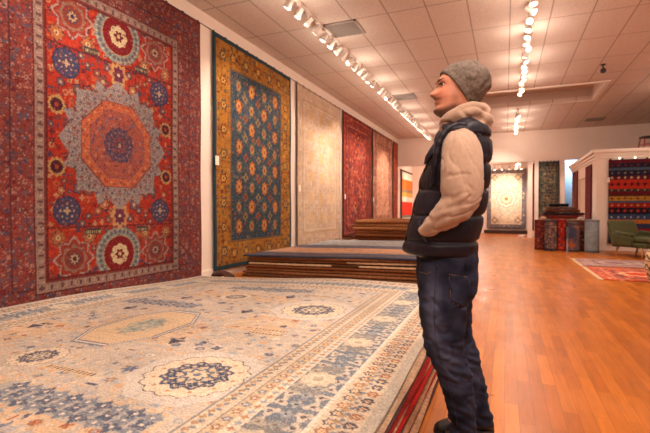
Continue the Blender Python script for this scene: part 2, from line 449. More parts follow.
rail(T2X, 14.75, 18.5, RZ, 'short white lighting track behind the ceiling recess')
y = 3.3; i = 0
while y < 18.5:
    if not (10.0 < y < 10.5):
        ty = rr.choice([-.2, 0, .15, -.7 if i % 3 == 0 else 0])
        put_head(T1X, y, RZ, rr.uniform(.5, .95), ty, 'small white spotlight on the ceiling track beside the rug wall, aimed at the rugs', 'spotlights on the wall side track')
    y += .33; i += 1
y = 3.2
while y < 12.3:
    put_head(T2X, y, RZ, rr.uniform(-.9, .9), rr.uniform(-.8, .3), 'small white spotlight on the middle ceiling track in front of the recess', 'spotlights on the middle track'); y += .33
y = 14.9
while y < 18.4:
    put_head(T2X, y, RZ, rr.uniform(-.8, .8), rr.uniform(-.8, .3), 'small white spotlight on the short ceiling track behind the recess', 'spotlights on the short rear track'); y += .4
# spot light these lamps give; spots right of the middle track have no fixture
for y, tz, pw in ((2.9, 2.2, 230), (3.9, 2.6, 230), (4.9, 1.8, 200), (6.2, 2.4, 210), (7.2, 2.0, 240), (8.2, 2.6, 190), (9.6, 1.6, 330), (10.5, 1.5, 420), (11.4, 2.2, 230), (12.6, 2.0, 230), (13.8, 1.8, 270), (15.2, 1.9, 330), (16.4, 1.6, 380), (17.8, 2.0, 270)):
    spot(T1X, y, 4.03, (LW, y + .1, tz), pw, 75)
for x, y, tx, ty, pw, sz in ((T2X, -1.5, -1.6, 1.8, 330, 85), (T2X, 1.0, -2.0, 2.2, 330, 85), (T2X, 3.0, -1.8, 3.4, 280, 85), (T2X, 4.6, .2, 4.6, 250, 100), (T2X, 6.2, 1.4, 5.5, 250, 100), (T2X, 8.0, -.4, 8.5, 280, 100), (T2X, 9.6, 1.8, 10, 250, 100),
                             (T2X, 11.6, .0, 11.5, 300, 100), (T2X, 15.2, .5, 15.2, 300, 100), (T2X, 17.4, -1, 19.0, 260, 100), (T2X, 17.6, 1.6, 19.1, 330, 60), (4.2, 2.0, 2.5, 3, 220, 110), (4.2, 6.0, 3, 7, 240, 110), (4.2, 10.0, 2.8, 11.2, 160, 90), (3.6, 11.0, 3.6, 14.1, 70, 80),
                             (2.4, -1.5, .2, 2.0, 260, 80)):
    spot(x, y, 4.03, (tx, ty, 0 if y < 10.9 else .8), pw, sz)
def add_fill(x, y, z, p):  # added point lights without a fixture, to brighten ceiling and back room
    l = bpy.data.lights.new('fill_light', 'POINT'); l.energy = p; l.color = WARM; l.shadow_soft_size = .12
    o = bpy.data.objects.new('fill_light', l); C.objects.link(o); o.location = (x, y, z)
for k in range(12): add_fill(T1X + .12, 1.2 + 1.5 * k, 3.8, 14)
for k in range(9): add_fill(T2X, -1 + 1.55 * k, 3.8, 22)
for y in (15.2, 16.6, 18): add_fill(T2X, y, 3.8, 22)
for y in (1, 3, 5, 7, 9, 11, 13): add_fill(4.3, y, 3.8, 22)
add_fill(-1, 20.9, 2.9, 60); add_fill(-3, 20.9, 2.9, 60)
# back room lamps
brl = nb(); box(brl, -3.4, .75, 20.3, 20.34, 3.08, 3.115); tag(obj('track_rail', brl, white_m), 'white lighting track across the back room above its rugs', 'light track')
b = nb(); tube(b, [(-3, 20.32, 3.115), (-3, 20.32, 3.5)], .01, 8); tube(b, [(.4, 20.32, 3.115), (.4, 20.32, 3.5)], .01, 8)
tag(obj('rail_hanger', b, white_m), 'pair of thin white hangers holding the back room track', 'hanger')
for k, x in enumerate((-3.2, -2.8, -2.3, -.75, -.45, -.15, .15, .4, .62)):
    h = put_head(x, 20.32, 3.08, rr.uniform(-.2, .2), rr.uniform(-.3, .4), 'small white spotlight on the back room track under the header', 'spotlights in the back room')
spot(-.3, 20.2, 3.0, (0, BY, 1.9), 480, 50); spot(.5, 20.2, 3.1, (.1, BY, 1.6), 260, 60); spot(-3.0, 20.2, 3.1, (LW, 20.9, 1.7), 160, 80); spot(-2.5, 20.2, 3.1, (-2.6, BY, 1.6), 200, 80)
spot(3.0, 21.4, 3.4, (2.9, BY - .3, 2.9), 260, 120, col=(.8, .9, 1.0))  # cool spot standing in for window daylight on the blue grey wall

# ------------------------------------------------------------------ hanging rugs on the left wall
RT = 4.04
iron = mat('dark_iron', (60, 46, 40), .5, .6)
b = nb(); tube(b, [(LW + .018, 1.0, RT + .012), (LW + .018, 18.95, RT + .012)], .006, 8)
tag(obj('hanging_rail', b, iron), 'thin dark iron rail along the top of the left wall', 'rail')
def hang_left(name, cv, y0, zt, label, edge=0, wob=.009):
    ph = rr.uniform(0, 6)
    def fn(U, V):
        return (LW + .06 + wob * np.sin(U * 5 + ph) * (1 - V / cv.H * .6) + .006 * np.sin(V * 3 + U * 2), y0 + U + 0 * V, zt - cv.H + V + .012 * np.abs(np.sin(U * PI / .34)) * (V / cv.H) ** 30 - 0 * U)
    t = thing('hanging_rug', label, 'rug', (0, 0, 0))
    t.location = (LW + .06, y0 + cv.W / 2, zt - cv.H)
    def fn2(U, V):
        x, y, z = fn(U, V); return x - t.location.x, y - t.location.y, z - t.location.z
    rugmesh('rug_field', cv, fn2, t, off=(-.015, 0, 0))
    n = int(cv.W / .34)
    for k in range(n + 1):
        b = nb(); yy = -cv.W / 2 + .03 + (cv.W - .06) * k / n
        box(b, -.032, -.012, yy - .02, yy + .02, cv.H - .012, cv.H + .035, bev=.004)
        tube(b, [(-.045, yy, cv.H - .01), (-.055, yy, cv.H + .012), (-.04, yy, cv.H + .022), (-.03, yy, cv.H + .012)], .004, 6)
        obj('hanging_clip', b, iron, t)
    return t
red, dred, ora, navy, blue, gry, crm, tan, rose = (176, 42, 24), (116, 26, 26), (206, 96, 48), (44, 46, 78), (78, 88, 120), (150, 150, 148), (222, 196, 150), (176, 130, 84), (160, 92, 84)
# --- 1: red medallion rug
W, H = 3.1, 3.98
c = Cv(W, H, .0085, (146, 70, 62))
rn = random.Random(1)
c.scatter(0, W, 0, H, .055, [(168, 58, 44), (110, 92, 104), (190, 130, 112), (120, 40, 40), (84, 76, 96), (176, 82, 66), (150, 66, 60)], (.3, .55), rn); c.speck([(196, 150, 130), (90, 70, 90), (150, 50, 40)], .2, .7, cell=2)
for a, col in ((.0, (100, 36, 36)), (.018, (150, 70, 60))): c.frame(a, a + .018, col)
c.frame(.27, .285, (96, 50, 54)); c.frame(.12, .13, (110, 60, 60))
IN = .50; cu, cv_ = W / 2, 1.87; top = cv_ + 1.66; bot = cv_ - 1.66
c2 = [(.50, (110, 40, 38)), (.515, (170, 136, 120)), (.605, (130, 60, 54)), (.63, (110, 30, 28))]
for a, col in c2: c.rect(a, W - a, bot + (a - .5) - 0, top - (a - .5), col)
for k in range(60):   # border blocks
    v = bot + .05 + k * .056
    if v > top - .06: break
    for u in (.54, W - .60): c.rect(u, u + .06, v, v + .026, (186, 156, 136) if k % 2 else (110, 74, 74))
for k in range(40):
    u = .56 + k * .056
    if u > W - .6: break
    for v in (bot + .04, top - .10): c.rect(u, u + .026, v, v + .055, (186, 156, 136) if k % 2 else (110, 74, 74))
F0, F1, G0, G1 = .65, W - .65, bot + .15, top - .15
c.rect(F0, F1, G0, G1, (182, 46, 26))
c.clip = (F0, F1, G0, G1)
c.scatter(F0, F1, G0, G1, .075, [(150, 32, 24), (206, 92, 50), (120, 60, 60), (96, 34, 40), (200, 140, 96), (186, 50, 30), (84, 64, 84), (196, 60, 34)], (.28, .5), rn)
for v in (cv_ + .98, cv_ - .98):
    c.rect(F0, F1, v - .01, v + .01, (96, 34, 38))
for sv in (-1, 1):
    vv = cv_ + sv * 1.33
    # central disc of the end panels
    c.star(cu, vv, .33, .04, 24, (120, 130, 124)); c.disc(cu, vv, .33, (146, 148, 134), rv=.33)
    c.scatter(cu - .33, cu + .33, vv - .33, vv + .33, .04, [(120, 130, 124), (160, 158, 140), (96, 100, 104)], (.2, .35), rn, dens=.0)
    for k in range(28):
        t_ = 2 * PI * k / 28; c.disc(cu + .275 * math.cos(t_), vv + .275 * math.sin(t_), .022, (96, 98, 108)); c.disc(cu + .305 * math.cos(t_ + .1), vv + .305 * math.sin(t_ + .1), .011, (200, 184, 150))
    c.star(cu, vv, .23, .03, 16, (200, 160, 110)); c.disc(cu, vv, .222, (132, 18, 28)); c.star(cu, vv, .125, .08, 8, (226, 198, 150)); c.petal(cu, vv, .06, .2, 6, (120, 24, 34)); c.disc(cu, vv, .025, (220, 190, 140))
    for su in (-1, 1):
        uu = cu + su * .60
        c.star(uu, vv, .22, .16, 8, (176, 150, 136)); c.star(uu, vv, .195, .16, 8, (160, 56, 40)); c.star(uu, vv, .15, .1, 8, (150, 110, 90)); c.disc(uu, vv, .12, (140, 56, 44)); c.disc(uu, vv, .075, (96, 60, 66)); c.star(uu, vv, .05, .3, 8, (196, 156, 116)); c.disc(uu, vv, .025, navy)
        for du in (-.22, .22):
            for dv in (-.24, .24):
                cc = (180, 106, 62) if sv * dv < 0 else (58, 50, 72)
                c.petal(uu + du * .85, vv + dv, .085, .12, 8, (90, 50, 52)); c.petal(uu + du * .85, vv + dv, .075, .15, 8, cc); c.disc(uu + du * .85, vv + dv, .03, (210, 180, 130)); c.disc(uu + du * .85, vv + dv, .012, dred)
        # navy discs of the middle field
        q = cv_ + sv * .80; uu = cu + su * .68
        c.disc(uu, q, .165, (50, 50, 76)); c.star(uu, q, .15, .05, 12, (66, 68, 98))
        for k in range(8):
            t_ = 2 * PI * k / 8; c.rect(uu + .08 * math.cos(t_) - .011, uu + .08 * math.cos(t_) + .011, q + .08 * math.sin(t_) - .011, q + .08 * math.sin(t_) + .011, (190, 160, 130)); c.disc(uu + .125 * math.cos(t_ + .4), q + .125 * math.sin(t_ + .4), .012, (160, 110, 100))
        c.petal(uu, q, .035, .3, 4, (206, 170, 130))
        # bars
        c.rect(cu + su * .36 - .1, cu + su * .36 + .1, q + sv * .23 - .035, q + sv * .23 + .035, (60, 58, 62))
        for k in range(8): c.rect(cu + su * .36 - .09 + k * .024, cu + su * .36 - .08 + k * .024, q + sv * .23 - .025, q + sv * .23 + .01, (200, 180, 120))
        # side rosettes
        uu = cu + su * .80
        c.star(uu, cv_ + sv * .33, .1, .1, 12, (200, 150, 90)); c.disc(uu, cv_ + sv * .33, .07, (70, 24, 40)); c.disc(uu, cv_ + sv * .33, .025, (170, 60, 40))
        for (du, dv, r_) in ((.22, .72, .075), (.42, .56, .07), (.16, .90, .05), (.3, .80, .05), (.55, .55, .06), (.5, .98 - .04, .045), (.42, .86, .04), (.75, .58, .05)):
            c.petal(cu + su * du, cv_ + sv * dv, r_, .15, 5, (70, 40, 50)); c.petal(cu + su * du, cv_ + sv * dv, r_ * .8, .15, 5, rn.choice([(150, 80, 70), (190, 110, 70), (120, 90, 96)])); c.disc(cu + su * du, cv_ + sv * dv, r_ * .3, (214, 180, 130))
    # gold flower between medallion and disc
    c.petal(cu, cv_ + sv * .86, .12, .15, 8, (206, 150, 96), rv=.15); c.petal(cu, cv_ + sv * .86, .075, .15, 8, (110, 40, 70), rv=.10); c.disc(cu, cv_ + sv * .86, .02, crm)
# great medallion
c.star(cu, cv_, .70, .13, 16, (96, 62, 72)); c.star(cu, cv_, .695, .13, 16, (160, 146, 138)); c.star(cu, cv_, .69, .13, 8, (160, 146, 138), rot=.0)
for k in range(64):
    t_ = 2 * PI * k / 64; q = .66 if k % 2 else .60
    c.disc(cu + q * math.cos(t_), cv_ + q * math.sin(t_), .018, (92, 88, 106) if k % 3 else (150, 60, 50))
for k in range(40):
    t_ = 2 * PI * k / 40; c.petal(cu + .56 * math.cos(t_), cv_ + .56 * math.sin(t_), .018, .3, 4, (130, 90, 96))
c.ngon(cu, cv_, .56, 8, (120, 50, 44), rot=PI / 8); c.ngon(cu, cv_, .545, 8, (208, 104, 60), rot=PI / 8)
for k in range(48):
    t_ = 2 * PI * k / 48; c.disc(cu + .48 * math.cos(t_), cv_ + .48 * math.sin(t_), .016, (176, 64, 36) if k % 2 else (226, 150, 96))
c.ngon(cu, cv_, .44, 8, (112, 76, 84), rot=PI / 8); c.ngon(cu, cv_, .425, 8, (176, 84, 64), rot=PI / 8)
for k in range(90):
    t_ = rn.uniform(0, 2 * PI); q = rn.uniform(.2, .39); c.disc(cu + q * math.cos(t_), cv_ + q * math.sin(t_), .018, rn.choice([(96, 76, 96), (120, 96, 108), (196, 120, 86), (140, 50, 44)]))
c.star(cu, cv_, .215, .06, 12, (60, 60, 88))
for k in range(16):
    t_ = 2 * PI * k / 16; c.disc(cu + .16 * math.cos(t_), cv_ + .16 * math.sin(t_), .014, (130, 110, 120))
c.petal(cu, cv_, .09, .25, 8, (130, 60, 60)); c.disc(cu, cv_, .05, (56, 56, 84)); c.disc(cu, cv_, .02, crm)
c.clip = (0, W, 0, H)
c.speck([(96, 80, 92), (200, 176, 150), (140, 120, 116), (120, 50, 44)], .42, .75, circ=(cu, cv_, .56, .70), box=(cu - .8, cu + .8, cv_ - .8, cv_ + .8))
c.speck([(120, 90, 104), (150, 60, 44), (196, 120, 90)], .35, .6, circ=(cu, cv_, .0, .56), box=(cu - .8, cu + .8, cv_ - .8, cv_ + .8))
c.speck([(110, 30, 26), (150, 60, 44), (90, 50, 56), (170, 110, 80)], .22, .6); c.speck([(110, 40, 36), (80, 50, 60), (170, 96, 66)], .06, .6, cell=3)
c.c *= np.array([.50, .52, .56]); c.wear(.16, 60)
hang_left('red', c, 2.40, RT - .02, 'large red rug with a pale star medallion and navy discs, hanging nearest the camera')
# --- 2: gold and teal rug
W, H = 2.74, 3.90
c = Cv(W, H, .0125, (34, 58, 66)); rn = random.Random(2)
gold = (172, 112, 34)
c.frame(.065, .46, gold); c.rect(.065, W - .065, .065, .42, gold)
G = [(134, 80, 30), (194, 140, 56), (90, 80, 56), (150, 90, 28), (180, 120, 40), (120, 60, 30)]
for a in ((.07, .45, .07, H - .07), (W - .45, W - .07, .07, H - .07), (.45, W - .45, .07, .42), (.45, W - .45, H - .5, H - .07)): c.scatter(*a, .085, G, (.25, .5), rn)
for k in range(9):
    v = .3 + k * (H - .6) / 8
    for u in (.26, W - .26): c.petal(u, v, .085, .2, 6, (96, 40, 26) if k % 2 else (60, 70, 70)); c.petal(u, v, .055, .2, 6, (206, 150, 66)); c.disc(u, v, .02, (60, 40, 30))
for k in range(5):
    u = .55 + k * (W - 1.1) / 4
    for v in (.25, H - .27): c.petal(u, v, .085, .2, 6, (60, 70, 70) if k % 2 else (96, 40, 26)); c.petal(u, v, .055, .2, 6, (206, 150, 66))
c.frame(.44, .455, (50, 50, 50)); c.rect(.455, W - .455, .455, H - .455, (150, 108, 60)); c.rect(.475, W - .475, .47, H - .47, (40, 66, 82))
c.scatter(.48, W - .48, .48, H - .48, .082, [(58, 84, 98), (30, 50, 64), (130, 110, 70), (86, 100, 100), (150, 80, 40), (34, 58, 74), (44, 72, 86), (40, 66, 82)], (.2, .42), rn)
for j in range(8):
    for i in range(4):
        u = .72 + i * (W - 1.44) / 3; v = .70 + j * (H - 1.4) / 7
        big = (i + j) % 2 == 0
        k1, k2 = ((176, 104, 48), (196, 146, 84)) if big else ((90, 96, 88), (180, 130, 76))
        c.petal(u, v, .115, .1, 8, (28, 42, 54), rv=.14); c.petal(u, v, .10, .12, 8, k1, rv=.125); c.petal(u, v, .06, .15, 6, k2, rv=.08); c.disc(u, v, .028, (150, 50, 30), rv=.04)
    if j < 7:
        for i in range(3):
            u = .72 + (i + .5) * (W - 1.44) / 3; v = .70 + (j + .5) * (H - 1.4) / 7; c.petal(u, v, .07, .25, 4, (150, 76, 38) if (i + j) % 2 else (140, 116, 76)); c.disc(u, v, .03, (40, 60, 76))
c.speck([(120, 84, 40), (50, 56, 56), (140, 100, 56), (84, 60, 40), (50, 70, 84)], .34, .55); c.frame(0, .065, (38, 62, 70)); c.c *= .85; c.wear(.15, 40)
hang_left('gold', c, 5.83, RT - .02, 'teal blue rug with orange rosettes inside a wide gold border')
# --- 3: beige
W, H = 2.8, 3.74
c = Cv(W, H, .02, (190, 164, 142)); rn = random.Random(3)
c.scatter(0, W, 0, H, .10, [(182, 156, 132), (200, 178, 156), (172, 146, 122), (196, 164, 130), (188, 162, 142)], (.3, .55), rn)
c.frame(.0, .03, (110, 84, 60)); c.frame(.28, .31, (176, 146, 112)); c.frame(.36, .38, (208, 186, 156))
for j in range(6):
    for i in range(3): c.petal(.75 + i * .65, .65 + j * .5, .13, .2, 6, (200, 160, 108)); c.petal(.75 + i * .65, .65 + j * .5, .07, .2, 6, (184, 160, 134))
c.wear(.1, 12); hang_left('beige', c, 8.89, RT - .02, 'plain looking faded beige rug lit brightly on the wall')
# --- 4: red with dark border
W, H = 2.83, 3.7
c = Cv(W, H, .022, (132, 40, 30)); rn = random.Random(4)
c.scatter(0, W, 0, H, .09, [(150, 50, 36), (84, 34, 36), (60, 40, 50), (176, 90, 60), (120, 34, 28)], (.3, .55), rn)
c.frame(0, .06, (96, 20, 18)); c.frame(.34, .37, (180, 120, 90)); c.frame(.10, .12, (160, 90, 70)); c.rect(.55, W - .55, .55, H - .55, (156, 58, 42))
c.scatter(.55, W - .55, .55, H - .55, .11, [(176, 96, 70), (96, 44, 50), (200, 130, 96), (70, 50, 70), (150, 50, 36)], (.3, .5), rn)
c.wear(.12, 12); hang_left('crimson', c, 11.93, RT - .02, 'crimson rug with a dark patterned border between two pale rugs')
# --- 5: faded brown red
W, H = 2.84, 3.68
c = Cv(W, H, .03, (160, 104, 82)); rn = random.Random(5)
c.scatter(0, W, 0, H, .12, [(172, 120, 96), (140, 84, 66), (186, 140, 116), (120, 80, 76)], (.3, .55), rn)
c.frame(0, .07, (96, 50, 40)); c.frame(.4, .45, (110, 70, 60)); c.rect(.6, W - .6, .6, H - .6, (190, 136, 108)); c.scatter(.6, W - .6, .6, H - .6, .14, [(200, 150, 120), (170, 110, 88)], (.3, .5), rn)
c.wear(.1, 10); hang_left('faded', c, 14.96, RT - .02, 'faded rose brown rug hanging past the crimson one')
# --- 6
W, H = .85, 3.6
c = Cv(W, H, .03, (150, 60, 36)); rn = random.Random(6)
c.scatter(0, W, 0, H, .12, [(170, 80, 50), (110, 40, 30), (130, 60, 40)], (.3, .55), rn); c.frame(0, .08, (110, 40, 30)); c.wear(.1, 10)
hang_left('runner', c, 18.05, RT - .02, 'narrow rust red runner hanging last on the left wall')
# kilim on the left wall of the back room
W, H = 2.6, 2.75
c = Cv(W, H, .03, (226, 214, 196)); bands = [(.0, .22, (190, 30, 24)), (.22, .34, (226, 214, 196)), (.5, .62, (120, 120, 110)), (.62, 1.25, (214, 50, 30)), (1.5, 1.72, (206, 160, 70)), (1.72, 1.85, (150, 120, 90)), (1.85, 2.3, (220, 110, 40))]
for a, b_, k in bands: c.rect(.2, W, a, b_, k)
c.rect(0, .2, 0, H, (86, 54, 38)); c.rect(0, W, H - .12, H, (86, 54, 38)); c.wear(.06, 10)
t = thing('hanging_kilim', 'cream kilim with red, orange and yellow blocks in the back room', 'rug', (LW + .05, 20.9, .25))
rugmesh('rug_field', c, lambda U, V: (0 * U, U - 1.3, V), t, off=(-.03, 0, 0))

# price tags
for y, z, lb in ((5.86, 1.93, 'white price tag beside the gold bordered rug'), (8.93, 1.62, 'white price tag on the left edge of the beige rug'), (11.98, 1.52, 'white price tag on the left edge of the crimson rug'), (14.93, 1.50, 'white price tag between the crimson and rose brown rugs')):
    t = thing('price_tag', lb, 'price tag', (LW + .10, y, z), group='price tags on the rug wall')
    b = nb(); box(b, -.004, .004, -.045, .045, -.075, .075, bev=.002); obj('card', b, mat('tag_card', (236, 226, 212), .6), t)
    b = nb(); tube(b, [(0, 0, .07), (-.03, .03, .13)], .002, 6); obj('string', b, iron, t)

# ------------------------------------------------------------------ the near flat pile
def sm(a, b, x):
    t_ = np.clip((x - a) / (b - a), 0, 1); return t_ * t_ * (3 - 2 * t_)
PY0, PY1, PXL = .35, 5.42, -4.33
def droop(X, Y): return 1 - .48 * sm(3.0, 5.4, Y) * sm(-1.8, -4.2, X)
NL = 11; PT = .192; LT = PT / NL
def pile_z(X, Y, z): return z * droop(X, Y)
cols1 = [(74, 40, 38), (170, 128, 98), (130, 30, 26), (150, 106, 80), (84, 60, 54), (152, 24, 18), (156, 112, 86), (128, 24, 20), (72, 52, 54), (176, 144, 118)]
names1 = ['dark maroon', 'light tan', 'dark red', 'tan', 'dark brown', 'bright red', 'fawn', 'deep red', 'blackish brown', 'pale beige']
ords = ['topmost', 'second', 'third', 'fourth', 'fifth', 'sixth', 'seventh', 'eighth', 'ninth', 'tenth', 'eleventh', 'twelfth', 'thirteenth']
def slab(name, k, z0, z1, xr, xl, y0, y1, m):
    bm = nb(); nx, ny = 26, 56
    def P(i, j, z, e=0):
        a, b_ = i / nx, j / ny
        yy = y0 + (y1 - y0) * b_
        xrr = xr + .010 * math.sin(yy * 1.6 + k * .5) + .004 * math.sin(yy * 5.1 + k * 2.9) + (.006 if k % 2 else -.003)
        x = xl + (xrr - xl) * a
        y_ = yy + (.02 * math.sin(x * 2 + k) if j == ny else 0)
        return Vector((x, y_, float(pile_z(x, y_, z))))
    T = [[bm.verts.new(P(i, j, z1)) for j in range(ny + 1)] for i in range(nx + 1)]
    B = [[bm.verts.new(P(i, j, z0)) for j in range(ny + 1)] for i in range(nx + 1)]
    for i in range(nx):
        for j in range(ny):
            bm.faces.new((T[i][j], T[i + 1][j], T[i + 1][j + 1], T[i][j + 1])); bm.faces.new((B[i][j], B[i][j + 1], B[i + 1][j + 1], B[i + 1][j]))
    # rounded side edges
    def side(t_, b_, dirv):
        mid = []
        for a, c_ in zip(t_, b_): mid.append(bm.verts.new((a.co + c_.co) / 2 + Vector(dirv) * .007))
        for q in range(len(t_) - 1):
            for u, w in ((t_, mid), (mid, b_)):
                bm.faces.new((u[q], w[q], w[q + 1], u[q + 1]))
        return mid
    side([T[nx][j] for j in range(ny + 1)], [B[nx][j] for j in range(ny + 1)], (1, 0, 0)); side([T[0][j] for j in range(ny + 1)][::-1], [B[0][j] for j in range(ny + 1)][::-1], (-1, 0, 0))
    side([T[i][ny] for i in range(nx + 1)][::-1], [B[i][ny] for i in range(nx + 1)][::-1], (0, 1, 0)); side([T[i][0] for i in range(nx + 1)], [B[i][0] for i in range(nx + 1)], (0, -1, 0))
    bmesh.ops.recalc_face_normals(bm, faces=bm.faces)
    return obj(name, bm, m, smooth=False)
for k in range(NL - 1):
    f = k / (NL - 1)
    m = mat('rug_edge_' + names1[k].replace(' ', '_'), cols1[k], .9, var=.3, scale=45, bump=.5, bscale=150)
    o = slab('flat_rug', k, k * LT + .0005, (k + 1) * LT - .0012, -.39 - .115 * f, PXL, PY0 + .01 * (k % 3), PY1 - .015 * (k % 2), m)
    tag(o, f'{names1[k]} edged rug lying flat, {ords[NL-1-k]} from the top of the near pile', 'rug', 'rugs lying in the near pile')
# top rug with its pattern
W, H = 3.85, PY1 - PY0
c = Cv(W, H, .0078, (188, 176, 162)); rn = random.Random(8)   # u: 0 at right edge ... W at the wall ; v along Y
be, pe, lb_, bl, nv_, cr = (190, 166, 136), (206, 164, 122), (150, 158, 164), (96, 112, 134), (44, 50, 72), (208, 196, 180)
c.scatter(0, W, 0, H, .065, [(196, 182, 166), (176, 168, 160), (200, 176, 148), (166, 164, 164), (186, 174, 160), (206, 190, 170)], (.3, .5), rn)
sp = [cr, pe, lb_, bl, (186, 176, 164), be, (130, 120, 116), (196, 158, 124), (110, 118, 134)]
FW = .76
# field ornaments
c.scatter(FW, W - FW, FW, H - FW, .105, sp, (.14, .33), rn, dens=.85)
c.scatter(FW, W - FW, FW, H - FW, .3, [(70, 80, 104), (150, 110, 90), (90, 104, 130)], (.08, .14), rn, dens=.5)
for (u, v, w, h_) in ((2.1, 2.2, 1.0, .5), (1.3, 2.7, .5, .45), (1.5, 1.0, 1.3, .35), (2.9, 1.6, .5, 1.0), (2.1, 3.6, 1.2, .35)):   # peach patches
    c.scatter(u - w / 2, u + w / 2, v - h_ / 2, v + h_ / 2, .075, [(204, 172, 138), (208, 180, 150), (196, 164, 130), be], (.42, .62), rn)
    c.scatter(u - w / 2, u + w / 2, v - h_ / 2, v + h_ / 2, .15, [(90, 84, 96), lb_, (160, 100, 70)], (.12, .22), rn)
def hexm(u, v, a, b_):
    for s_, col in ((1.0, bl), (.955, cr), (.90, (86, 96, 118)), (.87, (206, 180, 146))):
        c.put(u - a, u + a, v - b_, v + b_, lambda U, V: (np.abs(V - v) / b_ + np.maximum(0, np.abs(U - u) / a - .45) * 1.1 < s_) & (np.abs(U - u) / a < s_), col)
    c.scatter(u - a * .5, u + a * .5, v - b_ * .5, v + b_ * .5, .05, [(196, 160, 120), (160, 160, 150), be], (.25, .4), rn)
    c.put(u - a * .5, u + a * .5, v - b_ * .5, v + b_ * .5, lambda U, V: (np.abs(U - u) / (a * .45) + np.abs(V - v) / (b_ * .5)) < 1, (150, 158, 150)); c.scatter(u - a * .38, u + a * .38, v - b_ * .34, v + b_ * .34, .045, [(186, 180, 156), (110, 126, 128), (200, 176, 140), (130, 144, 140)], (.3, .5), rn)
hexm(2.14, 2.26, .33, .52)
def roundm(u, v, r, k=1.0):
    c.petal(u, v, r * 1.22, .04, 16, (96, 84, 84), rv=r * 1.22 * k); c.petal(u, v, r * 1.19, .04, 16, (212, 196, 172), rv=r * 1.19 * k)
    c.petal(u, v, r * .80, .08, 12, (64, 74, 98), rv=r * .80 * k); c.petal(u, v, r * .70, .1, 12, (196, 178, 150), rv=r * .70 * k)
    for q in range(12):
        t_ = 2 * PI * q / 12; c.petal(u + r * .58 * math.cos(t_), v + r * .58 * k * math.sin(t_), r * .13, .3, 4, (60, 72, 98)); c.disc(u + r * .98 * math.cos(t_), v + r * .98 * k * math.sin(t_), r * .05, (176, 130, 90))
    c.petal(u, v, r * .36, .15, 8, (84, 98, 116), rv=r * .36 * k); c.petal(u, v, r * .25, .2, 8, (206, 190, 160), rv=r * .25 * k); c.disc(u, v, r * .1, bl)
for (u, v) in ((1.08, 1.60), (1.12, 3.28)): 
    c.ngon(u, v, .40, 8, (198, 190, 180), rot=PI / 8); roundm(u, v, .24)
for (u, v) in ((2.2, 1.16 + .3), (3.28, 3.1), (2.15, 3.55), (3.1, 1.0)): roundm(u, v, .14)
# blue lattice rows
for (u0, u1, v) in ((.88, 1.95, 1.05), (2.2, 3.2, 2.98), (1.5, 2.6, 4.1)):
    c.rect(u0, u1, v - .10, v + .10, (166, 162, 156))
    n = int((u1 - u0) / .1)
    for k in range(n):
        for r_ in range(3):
            u = u0 + .05 + k * .1; vv = v - .066 + r_ * .066; c.star(u, vv, .042, .35, 4, (82, 92, 112) if (k + r_) % 2 else (118, 126, 138), rot=.78 * (r_ % 2)); c.disc(u, vv, .011, cr)
# navy arrow figures
for (u, v) in ((1.62, 2.05), (1.66, 3.0), (2.95, 1.95), (2.6, 3.3), (1.6, 3.75), (2.75, 2.7)):
    c.put(u - .1, u + .1, v - .1, v + .1, lambda U, V: (np.abs(U - u) < (V - v + .09) * .6) & (V < v + .0), (40, 46, 72)); c.rect(u - .06, u + .06, v, v + .022, (40, 46, 72))
    c.put(u - .1, u + .1, v, v + .1, lambda U, V: (np.abs(U - u) < (v + .1 - V) * .5) & (V > v + .035), (40, 46, 72))
for (u0, u1, v) in ((1.0, 1.3, 2.42), (1.0, 1.3, 2.52), (1.2, 1.5, 3.86), (1.6, 2.0, 1.34)):
    c.rect(u0, u1, v, v + .05, (200, 176, 140))
    for k in range(int((u1 - u0) / .03)): c.rect(u0 + k * .03, u0 + k * .03 + .014, v + .008, v + .042, (130, 96, 80) if k % 3 else (70, 70, 90))
# borders
def band(a, b_, col):
    c.rect(a, b_, a, H - a, col); c.rect(W - b_, W - a, a, H - a, col); c.rect(a, W - a, a, b_, col); c.rect(a, W - a, H - b_, H - a, col)
band(0, .055, (176, 166, 152)); band(.055, .245, (196, 178, 154)); band(.245, .27, cr); band(.27, .53, (104, 114, 126)); band(.53, .59, (210, 196, 176)); band(.59, .66, (190, 168, 138)); band(.66, .67, (120, 116, 116)); band(.67, .76, (198, 182, 160)); band(.76, .775, (130, 128, 128))
def along(a, b_, step, fn):
    m_ = (a + b_) / 2
    n = int((H - 2 * a) / step)
    for k in range(n):
        v = a + (k + .5) * (H - 2 * a) / n; fn(m_, v, k, 0); fn(W - m_, v, k, 0)
    n = int((W - 2 * a) / step)
    for k in range(n):
        u = a + (k + .5) * (W - 2 * a) / n; fn(u, m_, k, 1); fn(u, H - m_, k, 1)
def f1(u, v, k, d):
    for s_ in (-1, 1):
        uu, vv = (u + s_ * .045, v) if not d else (u, v + s_ * .045)
        c.petal(uu, vv, .03, .2, 6, (70, 72, 90) if (k + s_) % 3 else (150, 100, 76)); c.petal(uu, vv, .016, .2, 6, (214, 180, 140)); c.disc(uu, vv, .006, (90, 40, 30))
along(.055, .245, .085, f1)
def f1b(u, v, k, d): c.disc(u, v, .014, (110, 118, 130)); c.star(u + .02, v + .035, .018, .3, 4, (160, 130, 100))
along(.055, .245, .06, f1b)
def f2a(u, v, k, d):
    for s_ in (-1, 1):
        uu, vv = (u + s_ * .085, v) if not d else (u, v + s_ * .085)
        c.petal(uu, vv, .04, .3, 3, (190, 180, 166), rot=k); c.disc(uu, vv, .014, (96, 84, 84))
    c.petal(u, v, .03, .3, 4, (150, 154, 156)); c.disc(u, v, .01, (50, 56, 76))
along(.27, .53, .105, f2a)
c.scatter(.28, .52, .28, H - .28, .035, [(94, 104, 120), (128, 132, 136), (150, 146, 132), (110, 118, 128)], (.2, .35), rn, dens=.35)
